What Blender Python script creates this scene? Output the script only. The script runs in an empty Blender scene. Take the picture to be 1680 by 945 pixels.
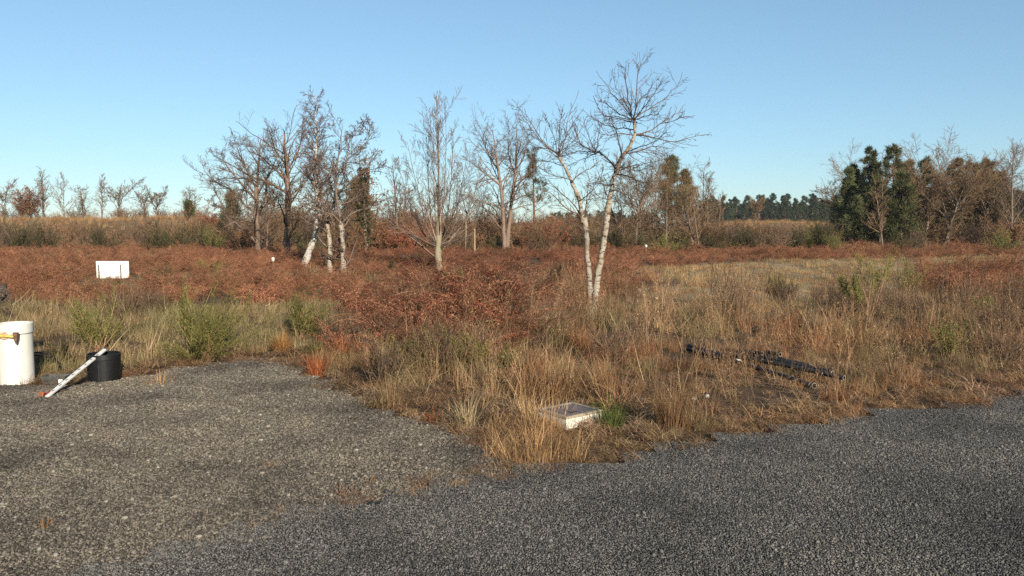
import bpy, math, random
import numpy as np
from mathutils import Vector

# ------------------------------------------------------------------ camera, sky, sun, exposure
SC = bpy.context.scene
COL = SC.collection
FPX, CX, CY, CAMH = 1269.0, 840.0, 472.5, 1.60
PITCH = math.atan(107.5 / FPX)
cam_d = bpy.data.cameras.new("camera")
cam = bpy.data.objects.new("camera", cam_d)
COL.objects.link(cam)
cam_d.sensor_width = 36.0
cam_d.lens = 36.0 * FPX / 1680.0
cam_d.clip_start, cam_d.clip_end = 0.05, 6000
cam.location = (0, 0, CAMH)
cam.rotation_euler = (math.radians(90) - PITCH, 0, 0)
SC.camera = cam

SUN_EL, SUN_AZ = math.radians(21), math.radians(180 - 24)      # azimuth clockwise from +Y
W = bpy.data.worlds.new("World")
SC.world = W
W.use_nodes = True
wn = W.node_tree.nodes
sky = wn.new("ShaderNodeTexSky")
sky.sky_type = 'NISHITA'
sky.sun_disc = False
sky.sun_elevation, sky.sun_rotation = SUN_EL, SUN_AZ
sky.air_density, sky.dust_density, sky.ozone_density, sky.altitude = 1.0, 0.0, 8.0, 0
sky_gamma = wn.new("ShaderNodeGamma")
sky_gamma.inputs[1].default_value = 0.72
sky_hs = wn.new("ShaderNodeHueSaturation")
sky_hs.inputs["Saturation"].default_value = 0.9
sky_hs.inputs["Value"].default_value = 2.05
W.node_tree.links.new(sky.outputs[0], sky_gamma.inputs[0])
W.node_tree.links.new(sky_gamma.outputs[0], sky_hs.inputs["Color"])
sky_wb = wn.new("ShaderNodeMix")                                 # the camera's white balance on the clear sky
sky_wb.data_type, sky_wb.blend_type = 'RGBA', 'MULTIPLY'
sky_wb.inputs[0].default_value = 1.0
sky_wb.inputs[7].default_value = (0.955, 1.03, 0.955, 1)
W.node_tree.links.new(sky_hs.outputs[0], sky_wb.inputs[6])
W.node_tree.links.new(sky_wb.outputs[2], wn["Background"].inputs[0])
wn["Background"].inputs[1].default_value = 0.0675
sd = bpy.data.lights.new("sun", 'SUN')
sd.energy, sd.angle, sd.color = 5.0, math.radians(0.5), (1.0, 0.89, 0.73)
sun = bpy.data.objects.new("sun", sd)
COL.objects.link(sun)
SDIR = Vector((math.sin(SUN_AZ) * math.cos(SUN_EL), math.cos(SUN_AZ) * math.cos(SUN_EL), math.sin(SUN_EL)))
sun.rotation_euler = SDIR.to_track_quat('Z', 'Y').to_euler()
sun.location = (8, -14, 9)
SC.view_settings.view_transform = 'Standard'
SC.view_settings.look = 'None'
SC.view_settings.gamma = 1
SC.view_settings.use_curve_mapping = False
SC.view_settings.exposure = 0.78
SC.render.engine = 'CYCLES'
SC.cycles.use_denoising = False
SC.cycles.max_bounces = 5
SC.cycles.diffuse_bounces = 3
SC.cycles.transmission_bounces = 3
SC.cycles.transparent_max_bounces = 4

# ------------------------------------------------------------------ helpers: places
cp, sp = math.cos(PITCH), math.sin(PITCH)


def P(px, py, Y):
    """place at distance Y seen in that direction from the road"""
    dx, dy = (px - CX) / FPX, (CY - py) / FPX
    r = np.array([dx, cp + dy * sp, -sp + dy * cp])
    return np.array([0, 0, CAMH]) + r * (Y / r[1])


def G(px, py, z=0.0):
    dx, dy = (px - CX) / FPX, (CY - py) / FPX
    r = np.array([dx, cp + dy * sp, -sp + dy * cp])
    return np.array([0, 0, CAMH]) + r * ((z - CAMH) / r[2])


def gpoly(pts):
    return np.array([G(*p)[:2] for p in pts])


def inside(poly, x, y):
    c = np.zeros(len(x), bool)
    n = len(poly)
    for i in range(n):
        x1, y1 = poly[i]
        x2, y2 = poly[(i + 1) % n]
        if y1 == y2:
            continue
        m = ((y1 > y) != (y2 > y)) & (x < (x2 - x1) * (y - y1) / (y2 - y1) + x1)
        c ^= m
    return c


def edge_dist(poly, x, y):
    d = np.full(len(x), 1e9)
    n = len(poly)
    for i in range(n):
        a, b = poly[i], poly[(i + 1) % n]
        ab = b - a
        L2 = max(1e-9, ab @ ab)
        t = np.clip(((x - a[0]) * ab[0] + (y - a[1]) * ab[1]) / L2, 0, 1)
        d = np.minimum(d, np.hypot(x - a[0] - t * ab[0], y - a[1] - t * ab[1]))
    return d


def sdist(poly, x, y):
    return np.where(inside(poly, x, y), -1, 1) * edge_dist(poly, x, y)


def vnoise(x, y, scale, seed=0):
    rs = np.random.RandomState(seed)
    tab = rs.rand(64, 64)
    u, v = np.asarray(x) / scale + 517.3, np.asarray(y) / scale + 331.7
    i, j = np.floor(u).astype(int), np.floor(v).astype(int)
    fu, fv = u - i, v - j
    fu, fv = fu * fu * (3 - 2 * fu), fv * fv * (3 - 2 * fv)
    g = lambda a, b: tab[a % 64, b % 64]
    return (g(i, j) * (1 - fu) * (1 - fv) + g(i + 1, j) * fu * (1 - fv) + g(i, j + 1) * (1 - fu) * fv + g(i + 1, j + 1) * fu * fv)


def sstep(a, b, x):
    t = np.clip((x - a) / (b - a), 0, 1)
    return t * t * (3 - 2 * t)


# ------------------------------------------------------------------ helpers: meshes and objects
class MB:
    def __init__(s):
        s.V, s.T, s.Q, s.n = [], [], [], 0

    def add(s, V, T=None, Q=None):
        V = np.asarray(V, float).reshape(-1, 3)
        if T is not None and len(T):
            s.T.append(np.asarray(T, int).reshape(-1, 3) + s.n)
        if Q is not None and len(Q):
            s.Q.append(np.asarray(Q, int).reshape(-1, 4) + s.n)
        s.V.append(V)
        s.n += len(V)
        return s

    def mesh(s, name, off=(0, 0, 0), smooth=False):
        V = np.concatenate(s.V) - np.asarray(off, float)
        T = np.concatenate(s.T) if s.T else np.zeros((0, 3), int)
        Q = np.concatenate(s.Q) if s.Q else np.zeros((0, 4), int)
        me = bpy.data.meshes.new(name)
        me.vertices.add(len(V))
        me.vertices.foreach_set("co", V.astype(np.float32).ravel())
        nl = T.size + Q.size
        me.loops.add(nl)
        me.loops.foreach_set("vertex_index", np.concatenate([T.ravel(), Q.ravel()]).astype(np.int32))
        st = np.concatenate([np.arange(len(T)) * 3, T.size + np.arange(len(Q)) * 4]).astype(np.int32)
        me.polygons.add(len(st))
        me.polygons.foreach_set("loop_start", st)
        me.update(calc_edges=True)
        me.validate()
        me.polygons.foreach_set("use_smooth", np.full(len(me.polygons), smooth))
        return me


def tag(o, label=None, cat=None, group=None, kind=None):
    for k, v in (("label", label), ("category", cat), ("group", group), ("kind", kind)):
        if v:
            o[k] = v
    return o


def thing(name, label, cat, loc=(0, 0, 0), group=None):
    o = bpy.data.objects.new(name, None)
    o.empty_display_size = 0.1
    COL.objects.link(o)
    o.location = loc
    return tag(o, label, cat, group)


def part(name, mb, mat, root, smooth=False, off=None, kind=None, label=None):
    """a mesh under root; root is a thing or a part that sits at its thing's origin"""
    base = root
    loc = np.zeros(3)
    while base is not None:
        loc += np.array(base.location)
        base = base.parent
    me = mb.mesh(name, loc if off is None else off, smooth)
    me.materials.append(mat)
    o = bpy.data.objects.new(name, me)
    COL.objects.link(o)
    o.parent = root
    return tag(o, label, kind=kind)


def solo(name, label, cat, mb, mat, loc=(0, 0, 0), group=None, kind=None, smooth=False):
    me = mb.mesh(name, loc, smooth)
    me.materials.append(mat)
    o = bpy.data.objects.new(name, me)
    COL.objects.link(o)
    o.location = loc
    return tag(o, label, cat, group, kind)


def copy_tree(o, parent=None):
    c = o.copy()
    COL.objects.link(c)
    c.parent = parent
    for ch in o.children:
        copy_tree(ch, c)
    return c


def dup(root, loc, rotz=0.0, scale=1.0, label=None, group=None):
    c = copy_tree(root)
    c.location = loc
    c.rotation_euler = (0, 0, rotz)
    c.scale = (scale, scale, scale) if np.isscalar(scale) else scale
    return tag(c, label, None, group)


# primitives ---------------------------------------------------------------
def norm(v):
    return v / np.maximum(1e-9, np.linalg.norm(v, axis=-1, keepdims=True))


def tubes(mb, Pn, R, sides=4, cap=False):
    Pn, R = np.asarray(Pn, float), np.asarray(R, float)
    if Pn.ndim == 2:
        Pn, R = Pn[None], R[None]
    N, k, _ = Pn.shape
    if N == 0:
        return mb
    t = norm(np.gradient(Pn, axis=1))
    m = np.abs(t.mean(1))
    ref = np.zeros((N, 3))
    ref[np.arange(N), m.argmin(1)] = 1
    u = norm(np.cross(t, ref[:, None, :]))
    v = np.cross(t, u)
    a = np.arange(sides) * 2 * math.pi / sides
    ring = (u[:, :, None, :] * np.cos(a)[None, None, :, None] + v[:, :, None, :] * np.sin(a)[None, None, :, None])
    V = Pn[:, :, None, :] + ring * R[:, :, None, None]
    idx = np.arange(N * k * sides).reshape(N, k, sides)
    nx = np.roll(idx, -1, 2)
    Q = np.stack([idx[:, :-1], nx[:, :-1], nx[:, 1:], idx[:, 1:]], -1).reshape(-1, 4)
    T = None
    V = V.reshape(-1, 3)
    if cap:
        nb = len(V)
        V = np.concatenate([V, Pn[:, 0], Pn[:, -1]])
        T = []
        for n in range(N):
            for q in range(sides):
                T.append((nb + n, idx[n, 0, (q + 1) % sides], idx[n, 0, q]))
                T.append((nb + N + n, idx[n, -1, q], idx[n, -1, (q + 1) % sides]))
    return mb.add(V, T, Q)


def lathe(mb, prof, c=(0, 0, 0), n=40, close=False):
    prof = np.asarray(prof, float)
    a = np.arange(n) * 2 * math.pi / n
    V = np.stack([prof[:, None, 0] * np.cos(a), prof[:, None, 0] * np.sin(a), np.repeat(prof[:, 1:2], n, 1)], -1)
    idx = np.arange(len(prof) * n).reshape(len(prof), n)
    nx = np.roll(idx, -1, 1)
    Q = np.stack([idx[:-1], nx[:-1], nx[1:], idx[1:]], -1).reshape(-1, 4)
    if close:
        Q = np.concatenate([Q, np.stack([idx[-1], nx[-1], nx[0], idx[0]], -1)])
    return mb.add(V.reshape(-1, 3) + np.asarray(c), None, Q)


def box(mb, c, sx, sy, sz, ax=None, bev=0.0):
    """box centred at c with half sizes; ax = 3x3 rows of local axes; bevelled by chamfer"""
    ax = np.eye(3) if ax is None else np.asarray(ax, float)
    h = np.array([sx, sy, sz], float)
    b = min(bev, h.min() * 0.9)
    if b <= 0:
        S = np.array([[x, y, z] for x in (-1, 1) for y in (-1, 1) for z in (-1, 1)], float) * h
        F = [(0, 1, 3, 2), (4, 6, 7, 5), (0, 4, 5, 1), (2, 3, 7, 6), (0, 2, 6, 4), (1, 5, 7, 3)]
        return mb.add(S @ ax + c, None, F)
    V, key = [], {}
    for x in (-1, 1):
        for y in (-1, 1):
            for z in (-1, 1):
                for a in range(3):
                    p = np.array([x, y, z]) * (h - b)
                    p[a] = (x, y, z)[a] * h[a]
                    key[(x, y, z, a)] = len(V)
                    V.append(p)
    Q, T = [], []
    for a in range(3):
        o1, o2 = [i for i in range(3) if i != a]
        for s in (-1, 1):
            q = []
            for s1, s2 in ((-1, -1), (1, -1), (1, 1), (-1, 1)):
                k = [0, 0, 0]
                k[a], k[o1], k[o2] = s, s1, s2
                q.append(key[(*k, a)])
            Q.append(q)
        for s1 in (-1, 1):
            for s2 in (-1, 1):
                k0, k1 = [0, 0, 0], [0, 0, 0]
                k0[a], k1[a] = -1, 1
                k0[o1] = k1[o1] = s1
                k0[o2] = k1[o2] = s2
                Q.append([key[(*k0, o1)], key[(*k1, o1)], key[(*k1, o2)], key[(*k0, o2)]])
    for x in (-1, 1):
        for y in (-1, 1):
            for z in (-1, 1):
                T.append([key[(x, y, z, 0)], key[(x, y, z, 1)], key[(x, y, z, 2)]])
    return mb.add(np.array(V) @ ax + c, T, Q)


def blades(mb, base, phi, th0, bend, L, w, segs=3, twist=0.0, rs=None):
    base = np.asarray(base, float)
    N = len(base)
    f = lambda a: np.broadcast_to(np.asarray(a, float), (N,))
    phi, th0, bend, L, w = f(phi), f(th0), f(bend), f(L), f(w)
    side0 = np.stack([-np.sin(phi), np.cos(phi), 0 * phi], -1)
    p = base.copy()
    V = []
    for s in range(segs + 1):
        th = th0 + bend * (s / segs)
        d = np.stack([np.sin(th) * np.cos(phi), np.sin(th) * np.sin(phi), np.cos(th)], -1)
        if s < segs:
            ww = w * (1 - 0.75 * (s / segs)) * 0.5
            V += [p - side0 * ww[:, None], p + side0 * ww[:, None]]
            p = p + d * (L / segs)[:, None]
        else:
            V.append(p)
    V = np.stack(V, 1)
    m = V.shape[1]
    o = np.arange(N)[:, None] * m
    Q = np.concatenate([o + np.array([2 * s, 2 * s + 1, 2 * s + 3, 2 * s + 2]) for s in range(segs - 1)]) if segs > 1 else None
    T = o + np.array([2 * segs - 2, 2 * segs - 1, 2 * segs])
    return mb.add(V.reshape(-1, 3), T, Q)


def leaves(mb, c, d, n, L, Wd, fold=0.0):
    """diamond leaves: base c, direction d, up hint n"""
    c, d, n = (np.asarray(a, float) for a in (c, d, n))
    d = norm(d)
    s = norm(np.cross(d, n))
    up = np.cross(s, d)
    L, Wd = np.broadcast_to(L, (len(c),))[:, None], np.broadcast_to(Wd, (len(c),))[:, None]
    mid = c + d * L * 0.45 + up * fold * L
    V = np.stack([c, mid + s * Wd / 2, c + d * L, mid - s * Wd / 2], 1)
    o = np.arange(len(c))[:, None] * 4
    return mb.add(V.reshape(-1, 3), None, o + np.array([0, 1, 2, 3]))


def smooth_line(pts, k):
    pts = np.asarray(pts, float)
    q = np.concatenate([[2 * pts[0] - pts[1]], pts, [2 * pts[-1] - pts[-2]]])
    t = np.linspace(0, len(pts) - 1 - 1e-6, k)
    i = t.astype(int)
    f = (t - i)[:, None]
    a, b, c, d = q[i], q[i + 1], q[i + 2], q[i + 3]
    return 0.5 * ((2 * b) + (c - a) * f + (2 * a - 5 * b + 4 * c - d) * f ** 2 + (3 * b - a - 3 * c + d) * f ** 3)


def spawn(Pn, R, n, rs, t0=0.2, t1=0.98, ang=50, asd=12, ln=0.6, lsd=0.25, taper=0.5, k=6, wob=0.12, up=0.05, rr=0.6, rmin=0.003, lmin=0.0, flat=0.0):
    """children of every branch in Pn; returns their lines and radii"""
    N, kk, _ = Pn.shape
    if N == 0:
        return np.zeros((0, k, 3)), np.zeros((0, k))
    plen = np.linalg.norm(np.diff(Pn, axis=1), axis=2).sum(1)
    par = np.repeat(np.arange(N), n)
    t = t0 + (t1 - t0) * ((np.tile(np.arange(n), N) + rs.rand(N * n)) / n)
    f = t * (kk - 1)
    i = np.minimum(f.astype(int), kk - 2)
    fr = (f - i)[:, None]
    A, B = Pn[par, i], Pn[par, i + 1]
    pos = A * (1 - fr) + B * fr
    tan = norm(B - A)
    rad = R[par, i] * (1 - fr[:, 0]) + R[par, i + 1] * fr[:, 0]
    rv = rs.randn(N * n, 3)
    rv[:, 2] *= (1 - flat)
    perp = norm(rv - (rv * tan).sum(1, keepdims=True) * tan)
    a = np.radians(ang + asd * rs.randn(N * n))[:, None]
    d = norm(tan * np.cos(a) + perp * np.sin(a))
    L = plen[par] * ln * (1 - taper * t) * np.clip(1 + lsd * rs.randn(N * n), 0.35, 1.9)
    keep = L > lmin
    pos, d, L, rad = pos[keep], d[keep], L[keep], rad[keep]
    M = len(pos)
    out = np.zeros((M, k, 3))
    out[:, 0] = pos
    p = pos.copy()
    for s in range(1, k):
        d = norm(d + wob * rs.randn(M, 3) + np.array([0, 0, up]))
        p = p + d * (L / (k - 1))[:, None]
        out[:, s] = p
    r0 = np.maximum(rmin, np.minimum(rad * rr, rad * 0.95))
    r1 = np.maximum(rmin * 0.6, r0 * 0.3)
    RR = r0[:, None] + (r1 - r0)[:, None] * np.linspace(0, 1, k)[None]
    return out, RR


# ------------------------------------------------------------------ materials
def M(name, build):
    m = bpy.data.materials.new(name)
    m.use_nodes = True
    nt = m.node_tree
    nt.nodes.clear()
    out = nt.nodes.new("ShaderNodeOutputMaterial")

    class B:
        pass
    b = B()

    def nd(t, **kw):
        x = nt.nodes.new("ShaderNode" + t)
        for k_, v_ in kw.items():
            if k_.startswith("i_"):
                key = k_[2:]
                x.inputs[int(key) if key.isdigit() else key.replace("_", " ")].default_value = v_
            else:
                setattr(x, k_, v_)
        return x
    b.nd = nd
    b.lk = lambda a, c: nt.links.new(a, c)

    def ramp(fac, stops, interp='LINEAR'):
        r = nd("ValToRGB")
        r.color_ramp.interpolation = interp
        el = r.color_ramp.elements
        while len(el) < len(stops):
            el.new(0.5)
        for e, (p_, c_) in zip(el, stops):
            e.position = p_
            e.color = (*c_, 1) if len(c_) == 3 else c_
        b.lk(fac, r.inputs[0])
        return r.outputs[0]
    b.ramp = ramp

    def mix(f, a, c, mode='MIX'):
        x = nd("Mix", data_type='RGBA', blend_type=mode)
        for s_, val in ((0, f), (6, a), (7, c)):
            if hasattr(val, "is_linked"):
                b.lk(val, x.inputs[s_])
            else:
                x.inputs[s_].default_value = val if s_ == 0 else ((*val, 1) if len(val) == 3 else val)
        return x.outputs[2]
    b.mix = mix

    def noise(scale, coord=None, det=4, rough=0.55):
        x = nd("TexNoise", i_Scale=scale, i_Detail=det, i_Roughness=rough)
        if coord is not None:
            b.lk(coord, x.inputs[0])
        return x.outputs[0]
    b.noise = noise
    b.pos = lambda: nd("NewGeometry").outputs["Position"]
    b.obj = lambda: nd("TexCoord").outputs["Object"]

    def mapped(coord, sc):
        x = nd("Mapping")
        x.inputs["Scale"].default_value = sc
        b.lk(coord, x.inputs[0])
        return x.outputs[0]
    b.mapped = mapped

    def bump(h, strength, dist):
        x = nd("Bump", i_Strength=strength, i_Distance=dist)
        b.lk(h, x.inputs["Height"])
        return x.outputs[0]
    b.bump = bump

    def pbr(col, rough=0.7, spec=0.3, metal=0.0, nrm=None):
        x = nd("BsdfPrincipled", i_Metallic=metal)
        x.inputs["Specular IOR Level"].default_value = spec
        for key, val in (("Base Color", col), ("Roughness", rough)):
            if hasattr(val, "is_linked"):
                b.lk(val, x.inputs[key])
            else:
                x.inputs[key].default_value = (*val, 1) if key == "Base Color" else val
        if nrm is not None:
            b.lk(nrm, x.inputs["Normal"])
        return x.outputs[0]
    b.pbr = pbr
    b.lk(build(b), out.inputs[0])
    return m


def foliage(name, cols, trans=0.25, patch=None, ovar=0.35, pscale=1.3):
    """leaf or stem colour: varies per blade, per plant and in drifts over the ground"""
    def bld(b):
        isl = b.nd("NewGeometry").outputs["Random Per Island"]
        st = [(i / max(1, len(cols) - 1), c) for i, c in enumerate(cols)]
        c = b.ramp(isl, st)
        if patch is not None:
            nz = b.noise(pscale, b.pos(), 3)
            f = b.ramp(nz, [(0.42, (0, 0, 0)), (0.62, (1, 1, 1))])
            c = b.mix(f, c, b.ramp(isl, [(0, patch[0]), (1, patch[1])]))
        rnd = b.nd("ObjectInfo").outputs["Random"]
        hv = b.nd("HueSaturation")
        mr = b.nd("MapRange", i_3=1 - ovar, i_4=1 + ovar)
        b.lk(rnd, mr.inputs[0])
        b.lk(mr.outputs[0], hv.inputs["Value"])
        b.lk(c, hv.inputs["Color"])
        c = hv.outputs[0]
        d = b.nd("BsdfDiffuse")
        b.lk(c, d.inputs[0])
        t = b.nd("BsdfTranslucent")
        b.lk(c, t.inputs[0])
        mx = b.nd("MixShader", i_0=trans)
        b.lk(d.outputs[0], mx.inputs[1])
        b.lk(t.outputs[0], mx.inputs[2])
        return mx.outputs[0]
    return M(name, bld)


MAT = {}
MAT['bracken'] = foliage("dead bracken", [(0.10, 0.039, 0.024), (0.24, 0.094, 0.052), (0.36, 0.155, 0.086), (0.52, 0.30, 0.175)], 0.28,
                         ((0.13, 0.060, 0.034), (0.33, 0.175, 0.095)), 0.35, 0.35)
MAT['red_bracken'] = foliage("red dead bracken", [(0.075, 0.025, 0.018), (0.185, 0.060, 0.038), (0.29, 0.110, 0.062), (0.44, 0.25, 0.14)], 0.28,
                             ((0.08, 0.042, 0.028), (0.24, 0.13, 0.078)), 0.4, 0.8)
MAT['tan_grass'] = foliage("dry tan grass", [(0.23, 0.14, 0.066), (0.41, 0.27, 0.130), (0.57, 0.41, 0.22)], 0.28,
                           ((0.21, 0.105, 0.050), (0.44, 0.24, 0.118)), 0.35, 0.7)
MAT['brown_grass'] = foliage("dry brown grass", [(0.14, 0.082, 0.043), (0.28, 0.170, 0.088), (0.45, 0.30, 0.16)], 0.25,
                             ((0.21, 0.085, 0.040), (0.41, 0.195, 0.092)), 0.35, 0.6)
MAT['olive_grass'] = foliage("olive grass", [(0.115, 0.105, 0.045), (0.22, 0.18, 0.085), (0.38, 0.30, 0.17)], 0.25,
                             ((0.22, 0.15, 0.075), (0.42, 0.30, 0.17)), 0.35, 0.9)
MAT['straw'] = foliage("pale straw", [(0.30, 0.21, 0.11), (0.46, 0.34, 0.19), (0.60, 0.47, 0.28)], 0.25, None, 0.2)
MAT['green_grass'] = foliage("green grass", [(0.045, 0.075, 0.02), (0.09, 0.13, 0.03), (0.17, 0.20, 0.06)], 0.25, None, 0.2)
MAT['orange_grass'] = foliage("orange grass", [(0.25, 0.11, 0.03), (0.42, 0.20, 0.06), (0.52, 0.29, 0.11)], 0.25, None, 0.15)
MAT['rust_grass'] = foliage("rust coloured fern", [(0.24, 0.07, 0.03), (0.40, 0.13, 0.055), (0.48, 0.19, 0.085)], 0.25, None, 0.15)
MAT['broom'] = foliage("broom twigs", [(0.075, 0.078, 0.024), (0.16, 0.152, 0.045), (0.27, 0.245, 0.09)], 0.25, None, 0.25)
MAT['dark_broom'] = foliage("dark broom twigs", [(0.030, 0.030, 0.016), (0.070, 0.066, 0.031), (0.12, 0.106, 0.052)], 0.2, None, 0.3)
MAT['heather'] = foliage("dead heather", [(0.070, 0.046, 0.031), (0.14, 0.092, 0.060), (0.22, 0.150, 0.098)], 0.1, None, 0.3)
MAT['twig'] = foliage("brown twigs", [(0.07, 0.047, 0.036), (0.135, 0.095, 0.073), (0.23, 0.165, 0.125)], 0.0, None, 0.25)
MAT['dark_twig'] = foliage("dark birch shoots", [(0.045, 0.030, 0.024), (0.085, 0.058, 0.046), (0.15, 0.105, 0.08)], 0.0, None, 0.25)
MAT['birch_twig'] = foliage("purplish birch twigs", [(0.10, 0.065, 0.055), (0.19, 0.13, 0.11), (0.29, 0.21, 0.18)], 0.0, None, 0.25)
MAT['scrub'] = foliage("scrub twigs", [(0.08, 0.050, 0.030), (0.15, 0.097, 0.058), (0.25, 0.172, 0.102)], 0.0, None, 0.3)
MAT['stalk'] = foliage("dead stalks", [(0.08, 0.050, 0.030), (0.19, 0.115, 0.066), (0.42, 0.275, 0.155)], 0.0, None, 0.35)
MAT['oak_leaf'] = foliage("withered oak leaves", [(0.13, 0.055, 0.028), (0.22, 0.10, 0.05), (0.33, 0.17, 0.09)], 0.25, None, 0.3)
MAT['red_leaf'] = foliage("red withered leaves", [(0.15, 0.042, 0.026), (0.26, 0.08, 0.045), (0.36, 0.14, 0.08)], 0.25, None, 0.2)
MAT['pine'] = foliage("pine needles", [(0.045, 0.055, 0.026), (0.10, 0.108, 0.048), (0.18, 0.175, 0.082)], 0.25, None, 0.35)
MAT['brown_pine'] = foliage("browned pine needles", [(0.085, 0.064, 0.034), (0.16, 0.12, 0.065), (0.24, 0.185, 0.105)], 0.2, None, 0.3)
MAT['far_pine'] = foliage("far pine needles", [(0.022, 0.034, 0.018), (0.042, 0.058, 0.028), (0.075, 0.090, 0.042)], 0.1, None, 0.4)
MAT['ivy'] = foliage("ivy leaves", [(0.022, 0.028, 0.012), (0.05, 0.055, 0.024), (0.09, 0.085, 0.04)], 0.1, None, 0.2)
MAT['silver'] = foliage("silvery leaves", [(0.07, 0.09, 0.075), (0.13, 0.16, 0.135), (0.20, 0.23, 0.20)], 0.15, None, 0.1)
MAT['thatch'] = foliage("fallen litter", [(0.14, 0.085, 0.048), (0.28, 0.18, 0.105), (0.44, 0.31, 0.19)], 0.1, ((0.17, 0.085, 0.05), (0.34, 0.19, 0.11)), 0.35)


def bark(name, base, dark, mark, cut=0.56, moss=None):
    def bld(b):
        o = b.obj()
        n1 = b.noise(9, b.mapped(o, (1, 1, 0.35)), 5)
        c = b.mix(b.ramp(n1, [(0.35, (0, 0, 0)), (0.7, (1, 1, 1))]), base, tuple(x * 0.72 for x in base))
        n2 = b.noise(13, b.mapped(o, (0.8, 0.8, 1.7)), 6, 0.7)
        c = b.mix(b.ramp(n2, [(cut, (0, 0, 0)), (cut + 0.06, (1, 1, 1))]), c, dark)
        n3 = b.noise(3.2, b.mapped(o, (1, 1, 0.8)), 4)
        c = b.mix(b.ramp(n3, [(0.58, (0, 0, 0)), (0.68, (1, 1, 1))]), c, mark)
        if moss:
            n4 = b.noise(5.5, o, 4)
            c = b.mix(b.ramp(n4, [(0.54, (0, 0, 0)), (0.66, (0.8, 0.8, 0.8))]), c, moss)
        h = b.noise(30, b.mapped(o, (1, 1, 0.6)), 5)
        return b.pbr(c, 0.85, 0.15, nrm=b.bump(h, 0.7, 0.012))
    return M(name, bld)


MAT['birch'] = bark("birch bark", (0.34, 0.295, 0.235), (0.055, 0.042, 0.034), (0.18, 0.13, 0.09), 0.52, (0.24, 0.17, 0.09))
MAT['white_birch'] = bark("white birch bark", (0.48, 0.44, 0.385), (0.06, 0.05, 0.045), (0.24, 0.20, 0.16), 0.53)
MAT['grey_bark'] = bark("pale grey bark", (0.27, 0.225, 0.155), (0.09, 0.065, 0.045), (0.17, 0.13, 0.085), 0.58, (0.20, 0.19, 0.10))
MAT['red_bark'] = bark("reddish bark", (0.20, 0.125, 0.092), (0.075, 0.048, 0.036), (0.15, 0.095, 0.07), 0.57)
MAT['dark_bark'] = bark("dark bark", (0.21, 0.15, 0.115), (0.06, 0.042, 0.034), (0.13, 0.095, 0.07), 0.57)
MAT['dull_bark'] = bark("dull brown grey bark", (0.17, 0.13, 0.10), (0.06, 0.042, 0.034), (0.12, 0.09, 0.066), 0.57)
MAT['pine_bark'] = bark("pine bark", (0.16, 0.095, 0.06), (0.05, 0.035, 0.025), (0.12, 0.07, 0.045), 0.57)

MAT['chip_road'] = M("asphalt chippings", lambda b: b.pbr(b.mix(1.0, b.ramp(b.nd("NewGeometry").outputs["Random Per Island"], [(0, (0.018, 0.0175, 0.017)), (0.4, (0.062, 0.0605, 0.058)), (0.75, (0.118, 0.114, 0.107)), (0.96, (0.165, 0.157, 0.143)), (1, (0.21, 0.20, 0.18))]),
    b.ramp(b.noise(0.9, b.pos(), 5, 0.6), [(0.34, (0.66, 0.66, 0.66)), (0.5, (1.0, 0.99, 0.97)), (0.68, (1.26, 1.22, 1.14))]), 'MULTIPLY'), 0.8, 0.2))
MAT['chip_gravel'] = M("gravel stones", lambda b: b.pbr(b.mix(1.0, b.ramp(b.nd("NewGeometry").outputs["Random Per Island"], [(0, (0.028, 0.025, 0.021)), (0.4, (0.088, 0.079, 0.067)), (0.78, (0.150, 0.135, 0.114)), (0.97, (0.185, 0.165, 0.138)), (1, (0.27, 0.25, 0.22))]),
    b.ramp(b.noise(1.1, b.pos(), 5, 0.6), [(0.34, (0.58, 0.56, 0.54)), (0.5, (1.0, 0.97, 0.92)), (0.66, (1.28, 1.22, 1.08))]), 'MULTIPLY'), 0.85, 0.15))


def _asph(b):
    p = b.pos()
    v = b.nd("TexVoronoi", i_Scale=95.0)
    b.lk(p, v.inputs[0])
    n = b.noise(1.1, p, 4)
    c = b.mix(b.ramp(n, [(0.4, (0, 0, 0)), (0.7, (1, 1, 1))]), (0.018, 0.018, 0.018), (0.034, 0.033, 0.031))
    return b.pbr(c, 0.85, 0.2, nrm=b.bump(v.outputs[0], 0.6, 0.01))


MAT['asphalt'] = M("asphalt binder", _asph)


def _grav(b):
    p = b.pos()
    n = b.noise(1.4, p, 5)
    n2 = b.noise(40, p, 4)
    c = b.mix(b.ramp(n, [(0.38, (0, 0, 0)), (0.66, (1, 1, 1))]), (0.055, 0.046, 0.038), (0.10, 0.083, 0.064))
    c = b.mix(b.ramp(n2, [(0.4, (0, 0, 0)), (0.62, (1, 1, 1))]), c, (0.05, 0.045, 0.042))
    return b.pbr(c, 0.9, 0.15, nrm=b.bump(n2, 0.8, 0.02))


MAT['gravel'] = M("gravel fines", _grav)


def _soil(b):
    p = b.pos()
    at = b.nd("Attribute", attribute_name="cover")
    n = b.noise(1.7, p, 6, 0.65)
    n2 = b.noise(28, p, 5, 0.7)
    c = b.mix(b.ramp(n, [(0.35, (0, 0, 0)), (0.65, (1, 1, 1))]), (0.048, 0.032, 0.021), (0.105, 0.068, 0.041))
    c = b.mix(b.ramp(n2, [(0.42, (0, 0, 0)), (0.66, (0.8, 0.8, 0.8))]), c, (0.19, 0.122, 0.07))
    pale = b.mix(b.ramp(n2, [(0.4, (0, 0, 0)), (0.6, (1, 1, 1))]), (0.20, 0.140, 0.078), (0.40, 0.30, 0.175))
    pale = b.mix(b.ramp(b.noise(0.5, p, 4), [(0.5, (0, 0, 0)), (0.7, (0.7, 0.7, 0.7))]), pale, (0.20, 0.18, 0.09))
    c = b.mix(at.outputs["Fac"], c, pale)
    return b.pbr(c, 0.95, 0.1, nrm=b.bump(n2, 1.0, 0.05))


MAT['soil'] = M("heath soil", _soil)


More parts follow.
